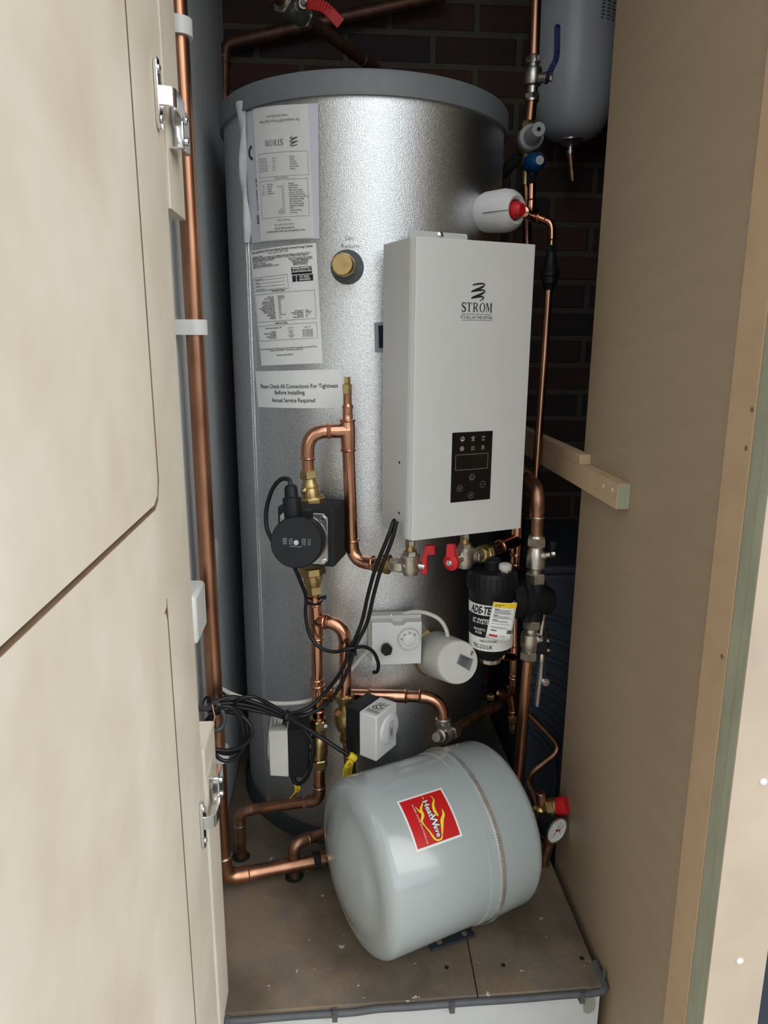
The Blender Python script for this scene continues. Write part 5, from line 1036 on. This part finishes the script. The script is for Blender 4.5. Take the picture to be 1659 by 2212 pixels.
for i in range(N_):
    be = 2 * math.pi * i / N_; rd = v1 * math.cos(be) + UZ * math.sin(be); m.box(vp(a_s, be, .0046), (.0009, .0008, .0034), (rd, va.cross(rd), va))
m.build('worm_strap', STEEL, ve, smooth=False)
cb = VC - UZ * (VR + .001) + va * a_s; m = MB(); m.box(cb - v1 * .055 + UZ * .020 + va * .004, (.007, .010, .006)); m.build('strap_screw', STEEL, ve, bevel=.001)
# foot bracket
bp0 = PZ(932, 2052, .004); bp1 = PZ(1026, 2020, .004); bd = (bp1 - bp0).normalized(); bn = V((-bd.y, bd.x, 0)); Lb = (bp1 - bp0).length
m = MB(); m.box((bp0 + bp1) / 2 + bn * .018 + UZ * .000, (Lb / 2, .020, .0022), (bd, bn, UZ)); m.box((bp0 + bp1) / 2 + bn * .036 + UZ * .008, (Lb / 2 * .7, .0025, .010), (bd, bn, UZ)); ob = m.build('foot_bracket', DARKSTEEL, ve, smooth=False, bevel=.001)
m = MB()
for k_ in (.22, .8): c = bp0 + (bp1 - bp0) * k_ + bn * .008; c.z = .0062; m.lat(c, c + UZ * .0005, [(0, .005), (1, .005)], 16); m.build('slot_hole', CHIP, ob); m = MB()
# sticker
sq = [vh(x, y) for x, y in ((856, 1730), (954, 1704), (999, 1808), (898, 1840))]
sa0 = (sq[0][0] + sq[3][0]) / 2; sa1 = (sq[1][0] + sq[2][0]) / 2; sb0 = (sq[0][1] + sq[1][1]) / 2; sb1 = (sq[2][1] + sq[3][1]) / 2
sw_ = (sb1 - sb0) * VR; sh_ = sa1 - sa0; sgn = 1 if sb1 > sb0 else -1; sw_ = abs(sw_)
sf_ = lambda off: (lambda u, v: vp(sa0 + v, sb0 + sgn * u / VR, off))   # u down the drum, v along it
m = MB(); m.rect(0, 0, sw_, sh_, sf_(.0006), 14); st = m.build('sticker', WHITEINK, ve)
m = MB(); bd_ = .04 * sw_; m.rect(bd_, bd_, sw_ - bd_, sh_ - bd_, sf_(.0010), 14); m.build('sticker_field', REDST, st)
f = sf_(.0014); U = lambda a: a * sw_; Vv = lambda b: b * sh_
def flame(pts, ws, mt_off=0):
    pp = [(a.x, a.y) for a in catmull([(U(a), Vv(b), 0) for a, b in pts], 6)]; n_ = len(pp); k_ = len(ws) - 1
    return pp, [(ws[int(i / (n_ - 1) * k_)] + (ws[min(int(i / (n_ - 1) * k_) + 1, k_)] - ws[int(i / (n_ - 1) * k_)]) * (i / (n_ - 1) * k_ % 1)) * sh_ for i in range(n_)]
FL = [([(.17, .50), (.30, .385), (.42, .37), (.52, .30), (.63, .33), (.75, .38), (.86, .415), (.92, .47), (.92, .56), (.86, .60)], [.015, .045, .06, .035, .02, .03, .04, .03, .03, .02]),
      ([(.22, .30), (.32, .33), (.40, .385)], [.006, .03, .05]), ([(.06, .53), (.13, .53)], [.005, .02]),
      ([(.10, .70), (.20, .72), (.30, .655), (.42, .635), (.52, .66)], [.008, .025, .05, .06, .03]), ([(.42, .79), (.52, .78), (.62, .70), (.74, .65), (.86, .60)], [.008, .05, .07, .05, .02])]
m = MB(); m2 = MB(); fo_ = sf_(.0012)
for pts_, ws_ in FL:
    pp, ww = flame(pts_, ws_); m.ribbon(pp, ww, f); m2.ribbon(pp, [x + .012 * sh_ for x in ww], fo_)
m.build('flame_print', YELLOW, st, smooth=False)
f4 = sf_(.0020); f5 = sf_(.0017); mm = MB(); 
def hw_txt(mm, fx, bold):
    mm.text('Heat', .115 * sw_, U(.16), Vv(.475), lambda u, v: fx(u, v - .03 * (u - U(.16)) * 0), 'LEFT', bold, 1.05); mm.text('W', .145 * sw_, U(.475), Vv(.47), fx, 'LEFT', bold, 1.0); mm.text('ave', .105 * sw_, U(.665), Vv(.485), fx, 'LEFT', bold, 1.05)
hw_txt(mm, f4, .03); mm.build('brand_print', WHITEINK, st, smooth=False); hw_txt(m2, f5, .10); m2.build('print_outline', INK, st, smooth=False)
m = MB(); m.text('GLOBAL WATER SOLUTIONS LTD', .030 * sw_, U(.16), Vv(.245), f, 'LEFT', .0, 1.18); m.build('small_print', WHITEINK, st, smooth=False)

# gauge and safety valve group behind the vessel
YG = 1.185; sG = mpp(P(1180, 1760, YG))
t = thing('safety_group', 'brass safety valve with a red cap and a pressure gauge beside the grey vessel', 'valve', P(1170, 1800, YG))
c = P(1168, 1750, YG); m = MB(); m.lat(c - UZ * 40 * sG, c + UZ * 12 * sG, [(0, 10 * sG), (.4, 12 * sG), (.6, 17 * sG), (.9, 17 * sG), (1, 12 * sG)], 20); m.lat(c, P(1205, 1741, YG - .01), [(0, 15 * sG), (.4, 17 * sG), (.45, 20 * sG), (.8, 20 * sG), (.85, 18 * sG), (1, 18 * sG)], 28); m.cyl(c, P(1145, 1765, YG + .01), 11 * sG); m.build('valve_body', BRASS, t)
m = MB(); A = P(1202, 1743, YG - .008); B = P(1226, 1738, YG - .02); m.lat(A, B, [(0, 18 * sG), (.1, 19.5 * sG), (.9, 18.5 * sG), (1, 15 * sG)], 20); m.build('red_cap', REDP, t)
m = MB(); m.lat(P(1168, 1742, YG), P(1168, 1712, YG), [(0, 8 * sG), (.35, 8 * sG), (.38, 11 * sG), (.95, 10 * sG), (1, 8 * sG)], 16); m.build('top_cap', COPPERDULL, t)
A, B = P(1174, 1771, YG - .008), P(1201.5, 1793, YG - .038); m = MB(); sB = mpp(B); m.lat(A, B, [(0, 20 * sG), (.15, 28 * sG), (.8, 29 * sB), (.97, 29 * sB), (1, 26 * sB)], 40); ga = m.build('gauge_case', BLACK, t)
d = (B - A).normalized(); u = (V((1, 0, 0)) - d * d.x).normalized(); w = u.cross(d); w = w if w.z > 0 else -w
m = MB(); m.lat(B + d * .0003, B + d * .003, [(0, 29.5 * sB), (1, 29.5 * sB), (.9, 26.5 * sB), (.2, 26 * sB)], 40); m.build('gauge_rim', STEEL, ga)
m = MB(); m.lat(B + d * .0003, B + d * .0012, [(0, 26 * sB), (1, 26 * sB)], 40); gf = m.build('gauge_face', WHITEINK, ga)
f = lambda x, y: B + d * .0016 + u * (x * sB) + w * (y * sB); m = MB()
for i in range(13): a = math.radians(225 - 22.5 * i); m.ribbon([(21 * math.cos(a), 21 * math.sin(a)), ((18 if i % 3 else 16) * math.cos(a), (18 if i % 3 else 16) * math.sin(a))], .9, f)
for i in range(5): a = math.radians(225 - 67.5 * i); m.text(str(i), 4, 12.5 * math.cos(a), 12.5 * math.sin(a) - 2, f)
m.ribbon([(-8, -9), (14, 17)], [2.2, .9], f); m.disc2(0, 0, 3, f); m.build('gauge_print', INK, gf, smooth=False)
f6 = lambda x, y: B + d * .0019 + u * (x * sB) + w * (y * sB); m = MB(); m.ribbon([(3, -3), (10, -2)], [5, 7], f6); m.ribbon([(8, -2), (22, 4)], 1.4, f6); m.build('red_needle', REDP, gf, smooth=False)
t = thing('copper_pipe', 'thin dull copper pipe bending in a zigzag above the safety valve', 'pipe', P(1165, 1740, YG))
pipe(t, [P(1140, 1540, 1.30), P(1165, 1565, 1.30), P(1215, 1618, 1.29), P(1136, 1678, 1.26), P(1162, 1738, YG + .004)], 7.5 * sG, COPPERDULL, bend=.03, n=14)
t = thing('copper_pipe', 'dark copper elbow dropping to the floor beside the right end of the vessel', 'pipe', PZ(1180, 1872, 0))
Fr = PZ(1176, 1868, .0); pipe(t, [P(1166, 1790, YG), P(1190, 1812, Fr.y - .0), Fr + UZ * .02, Fr], 11 * sG, COPPERDULL, bend=.015)

# ================================================================== DARK TANK BEHIND
t = thing('plastic_tank', 'large black ribbed plastic tank in the dark corner behind the right pipes', 'tank', (.70, 1.66, -.36))
zk_ = P(1222, 1222, 1.45).z
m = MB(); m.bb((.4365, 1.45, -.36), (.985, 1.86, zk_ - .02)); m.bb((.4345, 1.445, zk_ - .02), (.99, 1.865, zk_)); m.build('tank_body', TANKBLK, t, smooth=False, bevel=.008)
m = MB(); rc = P(1050, 1690, 1.4495)
for r_ in (.165, .195, .225, .26, .295, .335, .38, .43):
    a0 = math.acos(min(1, (.4375 - rc.x) / r_)); a1 = -a0
    pts = [rc + V((math.cos(a), 0, math.sin(a))) * r_ for a in [a0 + (a1 - a0) * i / 24 for i in range(25)]]
    pts = [p for p in pts if -.35 < p.z < zk_ - .03 and p.x < .98]
    m.tube(pts, .0075, 10)
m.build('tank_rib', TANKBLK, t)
# shelf battens on the partition
zb0, zb1 = .7765, .815
t = thing('wall_batten', 'long horizontal timber batten screwed to the right-hand side panel', 'batten', (.43, 1.3, zb0))
m = MB(); m.bb((.4195, 1.0135, zb0), (.4398, 1.862, zb1)); m.build('batten_board', MDFSTILE, t, smooth=False, bevel=.0006)
m = MB(); m.bb((.4208, 1.0130, zb0 + .001), (.4394, 1.0136, zb1 - .001)); m.build('batten_end', MDFGREEN, t, smooth=False)
m = MB()
for px, py in ((1303, 1050), (1323, 1058)):
    c = PX(px, py, .4195); m.lat(c + V((.001, 0, 0)), c - V((.0006, 0, 0)), [(0, .0035), (1, .003)], 14); m.build('screw_head', WHITEDULL, t); m = MB()
yq = P(1252, 985, 1.15).y
sA = PX(1249, 985, .4195); t = thing('shelf_board', 'narrow board resting on the long batten behind the side panel', 'shelf', (.45, 1.5, zb1))
m = MB(); m.bb((.4195, 1.185, zb1 + .0004), (.4395, 1.862, zb1 + .017)); m.build('shelf_plank', MDFSTILE, t, smooth=False, bevel=.0005); t.location = t.location

# ================================================================== LEFT WALL FITTINGS
t = thing('junction_box', 'white plastic junction box on the left wall beside the tall pipe', 'junction box', (-.23, 1.07, P(430, 1400, 1.07).z))
zt_, zb_ = P(440, 1249, 1.12).z, P(440, 1392, 1.04).z
m = MB(); m.bb((-.2449, 1.035, zb_ + .001), (-.212, 1.118, zt_ - .001)); m.build('box_lid', WHITEP, t, bevel=.006); m = MB(); m.bb((-.2449, 1.031, zb_ - .002), (-.236, 1.122, zt_ + .002)); m.build('box_back', WHITEP, t, bevel=.002)
t = thing('round_plate', 'round white blanking plate on the left wall behind the tall pipe', 'plate', (-.24, 1.40, .52))
m = MB(); m.lat(V((-.2449, 1.395, .58)), V((-.238, 1.395, .58)), [(0, .052), (.6, .052), (1, .046)], 40); m.build('plate_disc', WHITEP, t)

# ================================================================== CABLES
def cable(lab, pts, r, mt, name='cable', group=None, n=10, sub=7):
    m = MB(); q = catmull([P(*p) for p in pts], sub); m.tube(q, r, n); o = m.build(name, mt); return tag(o, lab, 'cable', group)
YC = 1.195
cable('black cable from the boiler side, left strand of the pair', [(850, 1126, 1.155), (838, 1160, 1.15), (812, 1225, 1.16), (795, 1285, 1.175), (781, 1345, 1.185), (760, 1395, 1.188), (738, 1448, 1.19), (704, 1494, 1.20), (664, 1530, 1.19), (616, 1541, 1.17), (560, 1529, 1.16), (510, 1510, 1.14), (466, 1519, 1.13)], 4.4 * MP, CABLEBLACK)
cable('black cable from the boiler side, right strand of the pair', [(857, 1126, 1.15), (846, 1168, 1.148), (822, 1232, 1.155), (806, 1290, 1.17), (793, 1345, 1.18), (768, 1396, 1.182), (752, 1445, 1.184), (730, 1490, 1.19), (700, 1524, 1.194), (655, 1547, 1.185), (610, 1547, 1.165), (555, 1528, 1.15), (500, 1519, 1.135), (462, 1524, 1.126)], 4.4 * MP, CABLEBLACK)
cable('black pump cable hanging from the pump and curling to the thermostat', [(636, 1225, 1.19), (650, 1258, 1.20), (661, 1290, 1.214), (660, 1325, 1.215), (668, 1368, 1.21), (690, 1398, 1.20), (722, 1408, 1.19), (752, 1402, 1.18), (785, 1397, 1.19), (806, 1408, 1.20), (817, 1432, 1.212), (815, 1450, 1.22), (806, 1452, 1.225)], 4.2 * MP, CABLEBLACK)
cable('black cable loop arching from the plug on top of the pump', [(628, 1050, 1.115), (624, 1036, 1.12), (606, 1036, 1.13), (588, 1058, 1.14), (576, 1098, 1.145), (576, 1138, 1.14), (588, 1168, 1.125)], 4.4 * MP, CABLEBLACK)
cable('black cable running down to the yellow tag by the right actuator', [(764, 1637, 1.165), (735, 1620, 1.165), (695, 1594, 1.17), (650, 1566, 1.168), (606, 1540, 1.16), (556, 1520, 1.15), (505, 1506, 1.14), (462, 1516, 1.126)], 5 * MP, CABLEBLACK)
cable('black cable curling under the left actuator', [(637, 1690, 1.195), (648, 1693, 1.19), (664, 1676, 1.18), (674, 1640, 1.175), (675, 1606, 1.172), (660, 1580, 1.174), (636, 1560, 1.172), (600, 1546, 1.162), (548, 1534, 1.152), (500, 1524, 1.142)], 4.6 * MP, CABLEBLACK)
cable('black cable arching over the white flex near the tall pipe', [(500, 1527, 1.135), (518, 1510, 1.135), (545, 1505, 1.14), (575, 1517, 1.15), (608, 1536, 1.158), (640, 1552, 1.168)], 4.4 * MP, CABLEBLACK)
def coil():
    pts = []
    for i in range(46):
        a = -1.2 + 2 * math.pi * 2.75 * i / 45; k_ = i / 45; rx, ry = 48 - 12 * math.sin(5 * k_), 58 - 16 * k_ + 5 * math.sin(7 * k_)
        pts.append((490 - 4 * k_ + rx * math.cos(a), 1585 - 8 * k_ + ry * math.sin(a), 1.118 - .012 * math.sin(a * .5) - .01 * k_))
    return [(505, 1522, 1.135)] + pts
cable('coil of spare black cable hanging in front of the tall left pipe', coil(), 4.4 * MP, CABLEBLACK, 'coiled_cable', n=9, sub=4)
cable('thick dark grey cable looping in front of the tall left pipe', [(405, 1524, 1.06), (432, 1531, 1.09), (455, 1529, 1.11), (462, 1518, 1.115), (474, 1525, 1.11), (484, 1550, 1.105), (478, 1572, 1.10), (458, 1579, 1.09), (430, 1576, 1.07), (404, 1570, 1.05)], 5.6 * MP, mat('dark_grey_sheath', srgb(58, 59, 62), .5, 0, 40, .1), n=12)
cable('thin twisted strand dangling from the dark grey cable', [(459, 1522, 1.106), (461, 1535, 1.10), (464, 1548, 1.10), (462, 1558, 1.10), (462, 1568, 1.10)], 1.2 * MP, mat('pink_strand', srgb(205, 160, 150), .6, 0, 400, .3), n=6)
cable('white flex swagging from the left wall across the cylinder to the thermostat', [(472, 1484, 1.20), (500, 1499, 1.21), (545, 1513, 1.225), (610, 1520, 1.25), (670, 1513, 1.262), (712, 1490, 1.262), (750, 1456, 1.26), (778, 1424, 1.258), (800, 1402, 1.256)], 5.2 * MP, CABLEWHITE, 'white_cable')
cable('white flex arching from the thermostat over to the immersion heater', [(862, 1331, 1.262), (890, 1322, 1.262), (920, 1324, 1.255), (948, 1337, 1.245), (963, 1358, 1.24), (969, 1386, 1.232)], 5 * MP, CABLEWHITE, 'white_cable')
# ties
def tie(lab, px, py, Y, ax, R, tail=None):
    t = thing('cable_tie', lab, 'cable tie', P(px, py, Y)); c = P(px, py, Y); ax = V(ax).normalized(); u, w = perp(ax); m = MB(); n_ = 24
    pts = [c + u * R[0] * math.cos(2 * math.pi * i / n_) + w * R[1] * math.sin(2 * math.pi * i / n_) for i in range(n_ + 1)]
    vs = []; 
    for p in pts:
        d = (p - c).normalized(); vs += [p - ax * .002, p + ax * .002, p + ax * .002 + d * .0012, p - ax * .002 + d * .0012]
    fs = [(4 * i + k_, 4 * i + (k_ + 1) % 4, 4 * i + 4 + (k_ + 1) % 4, 4 * i + 4 + k_) for i in range(n_) for k_ in range(4)]; m.add(vs, fs); m.build('tie_band', BLACK, t)
    q = P(*tail); m = MB(); m.box(q, (.004, .003, .003)); m.tube([q, q + V((.003, -.004, -.006 if py > 1450 else .006))], .0015, 6); m.build('tie_head', BLACK, t, bevel=.0006)
tie('black cable tie round the copper pipe under the pump', 680, 1296, YP - .008, UZ, (.022, .0135), (700, 1291, 1.222))
tie('black cable tie bunching the boiler cables beside the thermostat', 757, 1403, 1.186, (.35, 0, 1), (.013, .010), (766, 1412, 1.17))
tie('black cable tie on the cable bundle above the left actuator', 617, 1549, 1.166, (1, 0, -.35), (.012, .013), (616, 1562, 1.148))
tie('black cable tie binding the cables to the tall left pipe', 464, 1515, 1.148, UZ, (.034, .019), (452, 1513, 1.12))
# yellow warning tags
def ytag(lab, pts, w_):
    t = thing('warning_tag', lab, 'tag', P(*pts[-1])); q = catmull([P(*p) for p in pts], 5); m = MB(); n_ = len(q); sd = V((1, .1, .25)).normalized()
    m.add([p + sd * w_ * s_ for p in q for s_ in (-1, 1)], [(2 * i, 2 * i + 1, 2 * i + 3, 2 * i + 2) for i in range(n_ - 1)]); o = m.build('tag_strip', YELLOWTAG, t); so = o.modifiers.new('thickness', 'SOLIDIFY'); so.thickness = .0008
    m = MB(); i0, i1 = int(n_ * .25), n_ - 3
    for k_ in (-.55, -.15, .25, .6):
        a = q[i0 + 3] + sd * w_ * k_ - V((0, .0012, 0)); b = q[i1] + sd * w_ * k_ - V((0, .0012, 0)); mid_ = q[(i0 + i1 + 3) // 2] + sd * w_ * k_ - V((0, .0014, 0)); m.tube([a, mid_, b], .0004, 4)
    a = q[i0] - V((0, .0012, 0)); m.tube([a - sd * .003 - UZ * .003, a + UZ * .003, a + sd * .003 - UZ * .003, a - sd * .003 - UZ * .003], .0004, 4)
    m.build('tag_print', INK, o); return t
yt = ytag('yellow warning tag hanging from the cable by the right actuator', [(760, 1640, 1.157), (754, 1652, 1.155), (750, 1668, 1.157), (749, 1690, 1.16)], .009)
m = MB(); m.lat(P(754, 1631, 1.163), P(768, 1641, 1.162), [(0, .0065), (.2, .0075), (.8, .0075), (1, .006)], 16); m.build('tag_sleeve', YELLOWTAG, yt)
ytag('yellow warning tag under the left actuator, end touching the horizontal pipe', [(641, 1694, 1.198), (643, 1706, 1.20), (638, 1716, 1.205), (630, 1724, 1.212)], .0055)
# grey cable clipped along the front edge of the plinth
def front(x, dz=0, dy=0): return V((x, yl(x) - .0035 + dy, -.0115 + dz))
m = MB(); pts = [front(-.21), front(-.15), front(-.08, .001), front(-.03, .0005), front(.02, .0), front(.06, .003), front(.12, .002), front(.2, .003), front(.28, .002), front(.36, .003), front(.41, .003), V((.4305, .922, -.006)), V((.4325, .935, -.004)), V((.432, .97, -.003))]
m.tube(catmull(pts, 5), .0058, 12); tag(m.build('edge_cable', CABLEGREY), 'grey cable clipped along the front edge of the chipboard floor', 'cable')
for px, py, lab in ((490, 2188, 'grey cable clip at the left end of the front edge by the door'), (723, 2171, 'grey cable clip on the front edge under the bare left stretch of board'), (977, 2151, 'grey cable clip on the front edge nearest the board seam'), (1261, 2123, 'grey cable clip on the front edge close to the right corner')):
    x = P(px, py, .912).x; c = front(x); m = MB(); pts = [c + V((-.0045, 0, 0))]
    m.box(c + V((0, -.0062, .001)), (.0042, .0012, .0105)); m.box(c + V((0, .001, .0075)), (.0042, .008, .0012)); m.box(c + V((0, .0, -.0085)), (.0042, .0062, .0012)); m.lat(c + V((0, -.0072, .007)), c + V((0, -.0098, .007)), [(0, .0028), (1, .0022)], 10)
    tag(m.build('cable_clip', CABLEGREY, bevel=.0005), lab, 'cable clip', 'cable clips along the plinth edge')
x = .4335; c = V((.4335, .937, .0)); m = MB(); m.box(c, (.0022, .0035, .012)); m.lat(c + V((0, 0, .010)), c + V((0, -.003, .016)), [(0, .003), (1, .0025)], 10); tag(m.build('cable_clip', CABLEGREY, bevel=.0005), 'grey cable clip standing up at the right corner of the chipboard', 'cable clip', 'cable clips along the plinth edge')
